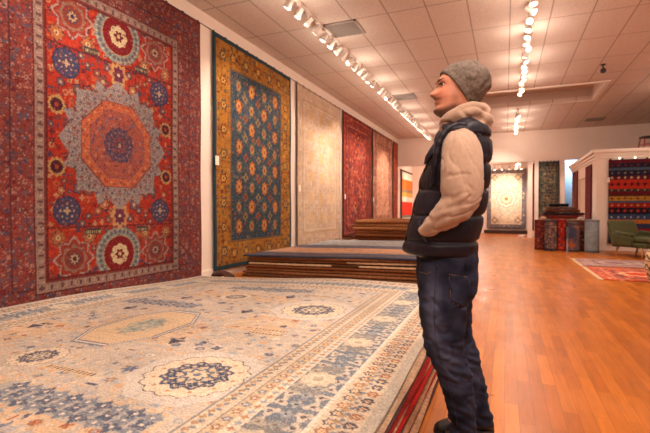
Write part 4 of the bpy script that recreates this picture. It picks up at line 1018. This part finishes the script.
# body: head, neck, trunk, arms, hands and legs as one surface
HT = [(67, 457, 468, .02), (69, 453, 472, .036), (71.5, 448, 476, .052), (75, 441.4, 479, .066), (79, 438.8, 481, .072), (81.5, 437.4, 482, .074), (85, 436.8, 482, .074), (88.5, 437.4, 482, .074), (92, 437.0, 482, .073), (95, 436.4, 481, .072), (99, 435.4, 479, .070),
      (103, 435.8, 477, .066), (107, 435.8, 474, .061), (109, 434.8, 472, .058), (111.5, 434.0, 471, .054), (114, 435.0, 469, .049), (116.5, 438.2, 467, .042), (118.5, 444, 465, .034), (120, 452, 462, .015)]
NT = [(84.5, 0), (87, .3), (88.5, 1.4), (90, 2.9), (92, 5.0), (94, 6.9), (95, 7.2), (96.3, 6.8), (97.5, 4.8), (98.5, 1.4), (99.6, 0)]
def body_mesh():
    bm = nb(); rings = []
    ys = np.concatenate([np.linspace(67, 80, 14), np.linspace(80.6, 120, 64)])
    for y in ys:
        xf, xb, w = (interp(HT, y, k) for k in (1, 2, 3)); xc = (xf + xb) / 2; pts = []
        for k in range(72):
            th = 2 * PI * k / 72; ct, st = math.cos(th), math.sin(th)
            p = 2.35 if ct > 0 else 2.0
            fx = math.copysign(abs(ct) ** (2 / p), ct) * (xc - xf); s = w * math.copysign(abs(st) ** (2 / p), st)
            if ct > 0:
                lat = abs(s)
                fx += interp([(a, b) for a, b in NT], y, 1) * g(lat, .0125 + .009 * g(y - 95.3, 3.2))
                fx += 2.2 * g(y - 99.7, 1.3) * g(lat, .024) + 1.8 * g(y - 103.4, 1.4) * g(lat, .022) - 1.2 * g(y - 101.6, .7) * g(lat, .026)
                fx += .8 * g(y - 82.6, 2.0) * g(lat - .028, .022) - 3.0 * g(y - 87.3, 2.6) * g(lat - .031, .014)
                fx += 1.2 * g(y - 112, 3) * g(lat, .02) - .8 * g(y - 107, 1.6) * g(lat, .03)
                fx += 1.6 * g(y - 95, 5) * g(lat - .043, .018)      # cheek
                fx += 2.0 * g(y - 96, 1.8) * g(lat - .0155, .007)   # nostril wing
            pts.append(P(xc - fx, y, 0) + Vector((0, -s, 0)))
        rings.append(pts)
    loft(bm, rings)
    for s in (-1, 1):   # ears under the beanie edge
        ell(bm, P(464, 92, 0) + Vector((0, s * .070, 0)), (.014, .008, .026))
    rings = []   # neck and trunk
    for (y, xf, xb, w, wd) in ((104, 448, 474, .05, 0), (112, 448, 474, .055, 0), (120, 447, 476, .058, 0), (128, 448, 478, .062, 0), (136, 446, 480, .11, 0), (145, 442, 482, .135, 0), (165, 436, 482, .14, 0), (190, 430, 480, .135, 0), (215, 425, 476, .13, 0), (240, 422, 474, .14, 0), (262, 424, 472, .145, 0), (276, 428, 468, .13, 0)):
        a, b = P(xf, y), P(xb, y); c_ = (a + b) / 2; rings.append(ring(c_, ((b - a) / 2), (0, w, 0), 32))
    loft(bm, rings)
    for s in (-1, 1):
        pth = smooth_path([tuple(P(461, 142, s * .13)) + (.045,), tuple(P(463, 165, s * .205)) + (.046,), tuple(P(463, 190, s * .225)) + (.042,), tuple(P(459, 206, s * .222)) + (.038,), tuple(P(446, 217, s * .205)) + (.036,), tuple(P(434, 225, s * .17)) + (.030,), tuple(P(427, 230.0, s * .145)) + (.026,), tuple(P(426, 232.5, s * .128)) + (.025,)], 5)
        tube(bm, [p[:3] for p in pth], [p[3] for p in pth], 16)
        # palm and five fingers inside the vest pocket
        w0 = P(426.5, 232.5, s * .125); dirp = Vector((.004, -s * .075, -.055)); up = Vector((-.35, s * .25, .9)).normalized()
        pal = [w0 + dirp * t for t in (0, .35, .7, 1.0)]; acr = dirp.normalized().cross(Vector((0, 1 * s, 0))).normalized() * 1.0
        if acr.z < 0: acr = -acr
        nrm = dirp.normalized().cross(acr).normalized()
        loft(bm, [ring(p, acr * r1, nrm * r2, 18, 2.6) for p, r1, r2 in zip(pal, (.026, .036, .041, .040), (.018, .017, .016, .012))])
        for q, (off, ln) in enumerate(((.031, .068), (.011, .076), (-.010, .071), (-.030, .055))):
            b0 = pal[-1] + acr * off - dirp.normalized() * .012; dd = dirp.normalized(); cu_ = Vector((0, s, 0)) * -.0
            p1 = b0 + dd * ln * .45; p2 = p1 + (dd * .8 + Vector((.25, -s * .3, -.1))).normalized() * ln * .35; p3 = p2 + (dd * .5 + Vector((.5, -s * .4, -.1))).normalized() * ln * .3
            tube(bm, [b0, p1, p2, p3], [.0095, .009, .0082, .0068], 10)
        b0 = pal[1] + acr * .03; tube(bm, [b0, b0 + acr * .022 + dirp.normalized() * .018, b0 + acr * .033 + dirp.normalized() * .045, b0 + acr * .034 + dirp.normalized() * .064], [.0125, .011, .010, .0075], 10)
    for pts in LEGS:
        rings = []
        for (y, x0, x1, d, hd) in pts:
            a, b = P(x0, y, d), P(x1, y, d); c_ = (a + b) / 2; rings.append(ring(c_, (b - a) / 2 * .78, (0, hd * .78, 0), 24))
        loft(bm, rings)
        a, b = P(pts[-1][1], pts[-1][0], pts[-1][3]), P(pts[-1][2], pts[-1][0], pts[-1][3]); c_ = (a + b) / 2
        tube(bm, [(c_.x + .0, c_.y, max(c_.z, .12)), (c_.x, c_.y, .07), (c_.x - .07, c_.y, .055), (c_.x - .15, c_.y, .045)], [.038, .04, .036, .028], 16)
    return bm
LEGS = [[(262, 420, 474, -.085, .088), (285, 419, 473, -.092, .092), (300, 419, 470, -.095, .09), (320, 421, 466, -.098, .085), (341, 423.5, 464, -.10, .078), (360, 429, 467, -.10, .073), (375, 437, 471, -.10, .070), (398, 445, 475, -.10, .066), (424, 451, 477, -.10, .062), (441, 452, 478, -.10, .062)],
        [(262, 422, 474, .085, .088), (285, 424, 473, .09, .09), (300, 427, 472, .095, .088), (319, 432, 471, .10, .083), (334, 437, 472.5, .10, .078), (348, 442, 477, .10, .074), (360, 447, 481, .10, .071), (378, 453, 485.5, .10, .068), (394, 458, 488.5, .10, .066), (410, 463, 491.5, .10, .063), (424, 466, 494, .10, .063)]]
skin_m = attrmat('skin', .5, 0, .1, 250, (.95, 1.05), 40, .0)
body = obj('person', body_mesh(), skin_m, smooth=True)
remesh(body, .0042, 2, .4)
stubL, skinL, lipL = lin(stub), lin(skin_b), lin(lip)
def skincol(co, n):
    # back to photo pixels of the head for where the beard grows and the nostril is shaded dark
    y = 210 - (co.z - CH) * 433 / (FP + co.y); x = 325 + (co.x + PU) * 433 / (FP + co.y); lat = abs(co.y); c_ = skinL
    if y < 125 and co.z > 1.4:
        t = 0
        if 96.3 < y < 97.9 and x < 436.5 and .003 < lat < .013: t = .9  # nostril shade painted dark into the skin colour
        if y > 96.8 and x < 442: t = max(t, .9 * g(y - 99.2, 2.0) * g(lat, .044))                       # moustache
        jaw = 108 - .42 * (x - 436) * 0
        t = max(t, .85 * float(np.clip((y - (106 - max(0, (x - 440)) * .35)) / 5, 0, 1)) * float(np.clip((462 - x) / 8, 0, 1)) * float(np.clip((121 - y) / 3, 0, 1)))
        t = max(t, .35 * g(x - 455, 4) * g(y - 98, 9))
        c_ = mix(c_, stubL, t)
        c_ = mix(c_, lipL, .9 * max(g(y - 100.2, .9), g(y - 103.3, 1.2)) * g(lat, .022) * (1 if x < 440 else 0))
        c_ = mix(c_, lin((196, 110, 84)), .4 * g(y - 94, 6) * (g(lat - .04, .02)))
    return c_
paint(body, skincol)
body.location = ppos; body.rotation_euler = (0, 0, YAW)
tag(body, 'man in profile wearing a grey beanie, navy vest and jeans, standing with hand in pocket', 'person')

# eyes and brows
def onface(x, y, s, inset=0.0):
    """point of the head surface seen at photo position x,y on side s, found by casting a ray sideways"""
    return None
bvh = BVHTree.FromObject(body, bpy.context.evaluated_depsgraph_get())
def hit(x, y, bv=None, s=-1):
    bv = bv or bvh
    o_ = P(x, y, -1.0) if s < 0 else P(x, y, 1.0)
    e_ = P(x, y, 0)
    r = bv.ray_cast(o_, (e_ - o_).normalized())
    return r[0], r[1]
for s in (-1, 1):
    b = nb(); c0 = P(440.6, 87.2, 0); c0.y = s * .031
    c0.x += .003; ell(b, c0, (.0112, .0112, .0105)); e = obj('eye', b, mat('eye_white', (214, 200, 190), .2, var=.01), body, True)
    b = nb(); ell(b, c0 + Vector((-.0060, s * .0045, .0005)), (.0062, .0062, .0066), sub=2); obj('iris', b, mat('iris', (50, 30, 22), .15, var=.01), e, True)
    b = nb()
    pts = [P(437.6, 86.4), P(439.4, 85.2), P(442.4, 85.8), P(444.8, 87.4)]
    for p, yy in zip(pts, (.020, .027, .038, .044)): p.y = s * yy
    tube(b, pts, [.003, .0048, .0045, .0025], 8); obj('eyelid', b, mat('lid_skin', (84, 50, 40), .6, var=.02), body, True)
    b = nb(); pts = [P(436.0, 83.4), P(437.6, 82.2), P(441, 81.9), P(445.4, 83.8)]
    for p, yy in zip(pts, (.014, .027, .044, .056)): p.y = s * yy
    tube(b, pts, [.0025, .0042, .0038, .0018], 8); obj('eyebrow', b, mat('brow_hair', (62, 40, 30), .8, var=.2, scale=200), body, True)

# beanie
def beanie():
    bm = nb(); A = P(441, 73.0); B = P(467.5, 109.5); O = (A + B) / 2; half = (B - A).length / 2; dv = (B - A).normalized(); nv = Vector((-dv.z, 0, dv.x))
    if nv.x < 0: nv = -nv
    pr = [(-.004, .93, .074), (-.008, .985, .081), (-.003, 1.03, .086), (.018, 1.05, .089), (.020, 1.03, .088), (.024, 1.05, .090), (.05, 1.04, .096), (.08, .99, .096), (.105, .91, .09), (.13, .80, .080), (.148, .64, .066), (.160, .42, .046), (.166, .14, .016)]
    rings = []
    for i, (h, k, w) in enumerate(pr):
        cen = O + nv * h + dv * (-.002 - .25 * max(0, h - .09)) * 0 + dv * (.014 * max(0, (h - .09) / .07)) 
        rings.append([cen + dv * (half * k * math.cos(t)) + Vector((0, 1, 0)) * (w * math.sin(t)) for t in [2 * PI * q / 64 for q in range(64)]])
    R2 = []
    for i in range(len(rings) - 1):
        for f in ((0, .5) if i > 4 else (0,)): R2.append([a.lerp(b_, f) for a, b_ in zip(rings[i], rings[i + 1])])
    R2.append(rings[-1]); loft(bm, R2, cap=False); bm.faces.new(bm.verts[-64:]); bmesh.ops.recalc_face_normals(bm, faces=bm.faces)
    return bm
hm = mat('knit_wool', (112, 99, 90), .95, var=.3, scale=70, bump=1.0, bscale=170)
hat = obj('beanie', beanie(), hm, body, True)
sub = hat.modifiers.new('s', 'SUBSURF'); sub.levels = 2; sub.render_levels = 2
hat_me = bpy.data.meshes.new_from_object(hat.evaluated_get(bpy.context.evaluated_depsgraph_get())); hat.modifiers.clear(); hat.data = hat_me
O_ = P(470, 84)
displace(hat, lambda co: .003 * fnoise(co, 16, 3) * (1 if co.x > -.03 else .2) + .0035 * fnoise(co, 38, 5) + .009 * max(0, fnoise((co.x * 1.6 + co.z, co.y * .6, co.z * 2.2 - co.x * 2), 14, 9)) * (1 if co.x > .0 else 0))

# hoodie: hood, collar, sleeves
def hoodie():
    bm = nb()
    for s in (-1, 1):
        pth = smooth_path([P(462, 138, s * .115)[:] + (.060, .05), P(461.5, 147, s * .165)[:] + (.086, .066), P(461.5, 165, s * .208)[:] + (.088, .070), P(461.5, 186, s * .225)[:] + (.088, .070), P(459.5, 201, s * .225)[:] + (.080, .068), P(449, 213, s * .215)[:] + (.066, .060), P(438, 221.5, s * .187)[:] + (.050, .050), P(430, 227, s * .163)[:] + (.040, .040), P(424.5, 230, s * .146)[:] + (.034, .032)], 7)
        rings = []; n = len(pth)
        for i, p in enumerate(pth):
            t = Vector(pth[min(i + 1, n - 1)][:3]) - Vector(pth[max(i - 1, 0)][:3]); t.normalize(); a = t.cross(Vector((0, 1, 0))).normalized(); b = a.cross(t).normalized()
            wr = 1 + (.02 * math.sin(i * 1.25) if i > 26 else .006 * math.sin(i * .9))
            rings.append(ring(p[:3], a * p[3] * wr, b * p[4], 28))
        loft(bm, rings)
        ell(bm, P(462, 141, s * .125), (.075, .055, .062))
        # cuff
        tube(bm, [P(427, 229, s * .155), P(421.8, 232, s * .138)], [.035, .031], 20)
    rings = []
    for (y, xf, xb, w) in ((119, 447, 484, .075), (124, 442, 487, .10), (129, 439, 487, .13), (138, 437, 485, .14), (165, 432, 483, .15), (200, 424, 480, .15), (240, 415, 474, .155), (256, 414, 472, .15)):
        a, b = P(xf, y), P(xb, y); rings.append(ring((a + b) / 2, (b - a) / 2, (0, w, 0), 32))
    loft(bm, rings)
    # hood lying round the neck
    pth = [(443, 127.5, 0, .024), (447, 121.5, -.045, .030), (457, 115.5, -.082, .032), (468, 111.5, -.092, .034), (479, 111.5, -.062, .036), (483, 113, 0, .036), (479, 111.5, .062, .036), (468, 111.5, .092, .034), (457, 115.5, .082, .032), (447, 121.5, .045, .030)]
    pp = []
    for i in range(len(pth)):
        q = [np.array(pth[(i + j) % len(pth)], float) for j in (-1, 0, 1, 2)]
        for k in range(5):
            t = k / 5; v = .5 * (2 * q[1] + (q[2] - q[0]) * t + (2 * q[0] - 5 * q[1] + 4 * q[2] - q[3]) * t * t + (3 * q[1] - q[0] - 3 * q[2] + q[3]) * t ** 3); pp.append(v)
    rings = []; n = len(pp)
    for i, v in enumerate(pp):
        c_ = P(v[0], v[1], v[2]); t = P(*pp[(i + 1) % n][:3]) - P(*pp[i - 1][:3]); t.normalize(); a = t.cross(Vector((0, 0, 1))).normalized(); b = a.cross(t).normalized()
        rings.append(ring(c_, a * v[3] * (1 + .02 * math.sin(i * .8)), b * v[3] * 1.15, 20))
    loft(bm, rings, closed=True)
    ell(bm, P(479, 122, 0), (.052, .105, .062)); ell(bm, P(468, 119, -.065), (.07, .04, .04)); ell(bm, P(468, 119, .065), (.07, .04, .04)); ell(bm, P(473, 110, 0), (.03, .07, .022))
    ell(bm, P(482, 131, 0), (.036, .09, .035))
    return bm
cm = mat('hoodie_fleece', (174, 144, 124), .95, var=.07, scale=60, bump=.3, bscale=500, sheen=.2)
ho = remesh(obj('hoodie', hoodie(), cm, body, True), .006, 4, .5)
def ridge(v, w=.22): return -max(0.0, 1 - abs(v) / w)
def hfold(co):
    y = 210 - (co.z - CH) * 211
    e = .002 * fnoise((co.x * 1.0, co.y * .8, co.z * 1.0), 14, 2) + .001 * fnoise(co, 34, 4)
    # long folds running down the sleeve, deeper towards the elbow
    e += .006 * fnoise((co.x * 3.0 + co.z * .8, co.y, co.z * .45 + co.x * .3), 9, 11) * (1 if y > 125 else .8)
    if 195 < y < 235: e += .006 * math.sin((co.x * .7 - co.z * 1.0) * 120 + 2 * fnoise(co, 9, 1)) * fnoise(co, 10, 8)
    if y >= 137 and y < 200: e += .004 * ridge(fnoise((co.x * 2.6 + co.z * .5, co.y * 1.2, co.z * .35 + co.x * .2), 10, 41), .12)
    if y >= 178: e += .0055 * ridge(fnoise((co.x * 1.1 - co.z * 1.7, co.y * .5, co.z * .3 + co.x * .6), 12, 43), .16)
    if y < 137: e += .009 * ridge(fnoise((co.x * .8 + co.z * 1.2, co.y * .7, co.z * .8), 9, 44), .2)
    if y < 137: e += .003 * math.sin(co.x * 50 + co.z * 70 + 3 * fnoise(co, 10, 1)) * fnoise(co, 9, 8)
    return e
displace(ho, hfold)
# drawstring seam at the cuff
b = nb(); tube(b, [P(444.5, 124, -.055), P(441.5, 131, -.062), P(440, 137, -.066)], .003, 8); obj('drawstring', b, cm, ho, True)

# vest
VT = [(120.5, 454, 466, .07), (123, 449, 471, .11), (127, 443.5, 478, .140), (133, 439, 484.5, .158), (141, 435.5, 486.5, .166), (153, 431.5, 486.2, .170), (165, 427, 486.0, .172), (180, 422.5, 485.0, .17), (199, 417.5, 483.2, .172), (215, 413, 480.0, .172), (230, 409, 476.5, .173), (241, 406.0, 474.5, .176), (248, 404, 474, .173), (251, 404.6, 474, .171), (253, 408, 473.5, .165), (254.5, 414, 472.5, .155)]
SE = (141, 165, 190, 215, 240)
def vest():
    bm = nb(); rings = []
    for y in np.linspace(120.5, 254.5, 110):
        xf, xb, w = (interp(VT, y, k) for k in (1, 2, 3)); q = min(abs(y - s_) for s_ in SE)
        puff = -.011 * g(q, 1.5) if y < 244 else 0; puff += .007 * math.sin(min(q, 12) / 12 * PI / 2) if y < 244 else .004
        if y < 128: puff *= .2
        sk = 3.0 * max(0, (y - 225) / 35)      # hem tilts down to the front
        a, b_ = P(xf, y), P(xb, y); c_ = (a + b_) / 2; ha = (b_ - a).length / 2 + puff; hb = w + puff; pts = []
        for k in range(96):
            t = 2 * PI * k / 96; ct, st = math.cos(t), math.sin(t); p = 2.3
            pts.append(c_ + Vector((ha * math.copysign(abs(ct) ** (2 / p), ct), hb * math.copysign(abs(st) ** (2 / p), st), -.0)))
        rings.append(pts)
    loft(bm, rings)
    return bm
vm_ = mat('navy_nylon', (26, 22, 34), .5, var=.15, scale=12, bump=.35, bscale=45, sheen=0)
vm_.node_tree.nodes['Principled BSDF'].inputs['Specular IOR Level'].default_value = .3
ve = obj('quilted_vest', vest(), vm_, body, True)
displace(ve, lambda co: .004 * fnoise(co, 14, 6) + .0025 * fnoise((co.x * 2, co.y * 2, co.z), 30, 8))
for s in (-1, 1):
    b = nb(); pth = smooth_path([P(433, 186, s * .115), P(434.5, 166, s * .142), P(437, 150, s * .150), P(440, 139.5, s * .152), P(446, 130.5, s * .150), P(455.5, 125.5, s * .145), P(466, 125.8, s * .145), P(474.5, 131.5, s * .148), P(480.5, 142, s * .150), P(483, 156, s * .150), P(482, 172, s * .138), P(478, 190, s * .11)], 6)
    tube(b, pth, [.0135 + .0015 * math.sin(i * 1.3) for i in range(len(pth))], 14); loft(b, [ring(P(cx_, cy_, s * dd_), (hx_, 0, 0), (0, 0, .016), 20, 2.4) for cx_, cy_, dd_, hx_ in ((457, 129, .02, .02), (459, 126.5, .05, .075), (460, 126.5, .09, .088), (460.5, 127.5, .125, .085), (461, 128.5, .150, .07), (461, 129.5, .158, .04))]); obj('armhole_trim', b, vm_, ve, True)
    b = nb(); pth = smooth_path([P(419, 221, s * .128), P(419.8, 229, s * .138), P(423, 237, s * .150), P(427, 243, s * .158)], 5); tube(b, pth, [.006] * len(pth), 10); obj('pocket_welt', b, vm_, ve, True)
b = nb()
for s in (-1, 1):
    loft(b, [ring(P(438.5, 140, s * .05), (.010, 0, 0), (0, .03, .0), 12), ring(P(433.5, 148, s * .06), (.013, 0, -.004), (0, .035, 0), 12), ring(P(428.5, 157, s * .06), (.014, 0, -.004), (0, .035, 0), 12), ring(P(425.5, 164, s * .055), (.007, 0, 0), (0, .025, 0), 12)])
obj('collar_flap', b, vm_, ve, True)
b = nb(); pz = [P(interp(VT, y, 1) - .6, y, 0) for y in range(134, 256, 4)]; tube(b, pz, .004, 8); obj('zip', b, mat('zip_dark', (24, 22, 26), .3, .3), ve, True)

# jeans
def jeans():
    bm = nb()
    for pts in LEGS:
        rings = []; pt = smooth_path(pts, 5)
        for (y, x0, x1, d, hd) in pt:
            a, b = P(x0, y, d), P(x1, y, d); rings.append(ring((a + b) / 2, (b - a) / 2, (0, hd, 0), 32, 2.2))
        loft(bm, rings)
    rings = []
    for (y, xf, xb, w) in ((248, 418, 475, .16), (262, 418, 475, .168), (276, 418, 475, .178), (290, 420, 473, .175), (300, 424, 468, .15)):
        a, b = P(xf, y), P(xb, y); rings.append(ring((a + b) / 2, (b - a) / 2, (0, w, 0), 36, 2.3))
    loft(bm, rings); return bm
jm = attrmat('dark_denim', .88, 0, .5, 500, (.82, 1.2), 45)
je = remesh(obj('jeans', jeans(), jm, body, True), .006, 4, .5)
def jfold(co):
    y = 210 - (co.z - CH) * 211
    e = .0045 * fnoise((co.x * .8, co.y * .8, co.z * 1.6), 13, 21) + .002 * fnoise(co, 34, 22)
    if y > 290: e += .006 * ridge(fnoise((co.x * .9 - co.z * .9, co.y * .6, co.z * 1.6 + co.x * 1.2), 8, 47), .2) + .006 * fnoise((co.x * 1.0 - co.z * .5, co.y * .5, co.z * 1.9 + co.x * .9), 12, 23)
    if 335 < y < 372 or y > 395: e += .0045 * math.sin(co.z * 150 + co.x * 60 + 3 * fnoise(co, 8, 1))* (.5 + fnoise(co, 9, 3))
    return e
displace(je, jfold)
dk, fd = lin((17, 20, 36)), lin((84, 87, 110))
def jcol(co, n):
    y = 210 - (co.z - CH) * 433 / (FP + co.y); x = 325 + (co.x + PU) * 433 / (FP + co.y)
    xc = float(np.interp(y, [262, 341, 375, 424], [436, 440, 452, 462])) if co.y < 0 else float(np.interp(y, [262, 341, 375, 424], [440, 455, 468, 478]))
    t = .75 * g(x - xc + 5, 8) * g(y - 312, 34) + .35 * g(y - 365, 22) * g(x - xc, 10) + .22 * fnoise(co, 18, 31) + .12  # worn fade on thigh and knee, with painted highlight in the same tone
    return mix(dk, fd, t)
paint(je, jcol)
bj = BVHTree.FromObject(je, bpy.context.evaluated_depsgraph_get())
stm = mat('tan_stitching', (128, 96, 70), .8)
def onj(x, y, s=-1, lift=.0015):
    h, n = hit(x, y, bj, s)
    return None if h is None else h + n * lift
def seam(pix, r=.0012, s=-1, name='stitching', m=None):
    pts = []
    for (x0, y0), (x1, y1) in zip(pix[:-1], pix[1:]):
        k = max(2, int(math.hypot(x1 - x0, y1 - y0) / 2))
        for i in range(k): pts.append(onj(x0 + (x1 - x0) * i / k, y0 + (y1 - y0) * i / k, s))
    pts = [p for p in pts if p is not None]
    if len(pts) < 3: return
    b = nb(); tube(b, pts, r, 6); obj(name, b, m or stm, je, True)
# back pocket as a raised patch
def patch(poly, name, s=-1, lift=.005):
    b = nb(); xs = [p[0] for p in poly]; ys = [p[1] for p in poly]; n = 16; G = {}
    def inside(x, y):
        r = False; j = len(poly) - 1
        for i in range(len(poly)):
            if (poly[i][1] > y) != (poly[j][1] > y) and x < (poly[j][0] - poly[i][0]) * (y - poly[i][1]) / (poly[j][1] - poly[i][1]) + poly[i][0]: r = not r
            j = i
        return r
    x0, x1, y0, y1 = min(xs), max(xs), min(ys), max(ys)
    for i in range(n + 1):
        for j in range(n + 1):
            x, y = x0 + (x1 - x0) * i / n, y0 + (y1 - y0) * j / n
            if inside(x, y):
                q = onj(x, y, s, lift)
                if q is not None: G[i, j] = b.verts.new(q)
    for (i, j) in list(G):
        if all(k in G for k in ((i + 1, j), (i + 1, j + 1), (i, j + 1))): b.faces.new((G[i, j], G[i, j + 1], G[i + 1, j + 1], G[i + 1, j]))
    o = obj(name, b, jm, je, True); sd = o.modifiers.new('t', 'SOLIDIFY'); sd.thickness = .004; sd.offset = -1
    o.data = bpy.data.meshes.new_from_object(o.evaluated_get(bpy.context.evaluated_depsgraph_get())); o.modifiers.clear(); paint(o, jcol); return o
pk = [(448.5, 273.5), (470.5, 276.5), (470, 298), (463, 309), (451, 303)]
patch(pk, 'back_pocket')
seam([(449, 274.5), (470, 277.5)]); seam([(449.2, 276.5), (469.5, 279.5)]); seam([(449.5, 277), (451.6, 302), (462.6, 307.6), (469, 297.5), (469.6, 279)])
seam([(436.5, 265), (435.5, 285), (434.5, 310), (436, 340), (445, 375), (456, 410), (459, 430)], .0014, m=mat('dark_seam', (30, 32, 44), .8), name='side_seam')
seam([(420.5, 272), (427, 274), (434, 270.5)], .0013)
b = nb()
for xx in (437, 466):
    pts = [onj(xx, yy, -1, .004) for yy in (262.5, 264.5, 267, 269)]; pts = [p for p in pts if p is not None]
    if len(pts) > 2: tube(b, pts, .005, 8)
bl_ = obj('belt_loop', b, jm, je, True); paint(bl_, jcol)

# shoes
blk = mat('black_leather', (22, 20, 22), .5, var=.2); sol = mat('black_rubber_sole', (34, 30, 30), .7)
for pts in LEGS:
    l = pts[-1]; a, b_ = P(l[1], l[0], l[3]), P(l[2], l[0], l[3]); c_ = (a + b_) / 2
    b = nb(); rings = []
    for (f, w, h) in ((.068, .022, .07), (.060, .034, .095), (.03, .040, .115), (-.01, .042, .122), (-.05, .045, .118), (-.09, .049, .092), (-.13, .051, .074), (-.17, .049, .062), (-.20, .040, .052), (-.218, .022, .040)):
        rings.append([Vector((c_.x + f, c_.y + w * math.copysign(abs(math.cos(t)) ** .8, math.cos(t)), .022 + (h - .022) * .5 + (h - .022) * .5 * math.sin(t))) for t in [2 * PI * k / 24 for k in range(24)]])
    loft(b, rings); bmesh.ops.recalc_face_normals(b, faces=b.faces); sh = obj('shoe', b, blk, body, True)
    b = nb(); rings = []
    for z_ in (0.001, .012, .026):
        e = 1.0 if z_ > .001 else .95
        rings.append([Vector((c_.x - .075 + .152 * e * math.cos(t), c_.y + (.052 - .006 * math.cos(t)) * e * math.sin(t), z_)) for t in [2 * PI * k / 40 for k in range(40)]])
    loft(b, rings); obj('sole', b, sol, sh, True)
    b = nb()
    for q in range(4): tube(b, [(c_.x - .055 - q * .02, c_.y - .022, .118 - q * .011), (c_.x - .058 - q * .02, c_.y, .124 - q * .011), (c_.x - .055 - q * .02, c_.y + .022, .118 - q * .011)], .003, 6)
    obj('laces', b, sol, sh, True)
# ------------------------------------------------------------------ world + view
w = bpy.data.worlds.new('world'); bpy.context.scene.world = w; w.use_nodes = True
w.node_tree.nodes['Background'].inputs['Color'].default_value = (1.0, .72, .55, 1); w.node_tree.nodes['Background'].inputs['Strength'].default_value = .02
sc = bpy.context.scene
sc.view_settings.view_transform = 'Standard'; sc.view_settings.look = 'None'; sc.view_settings.gamma = 1; sc.view_settings.use_curve_mapping = False
sc.view_settings.exposure = -0.05
sc.cycles.diffuse_bounces = 6
sc.cycles.sample_clamp_indirect = 4
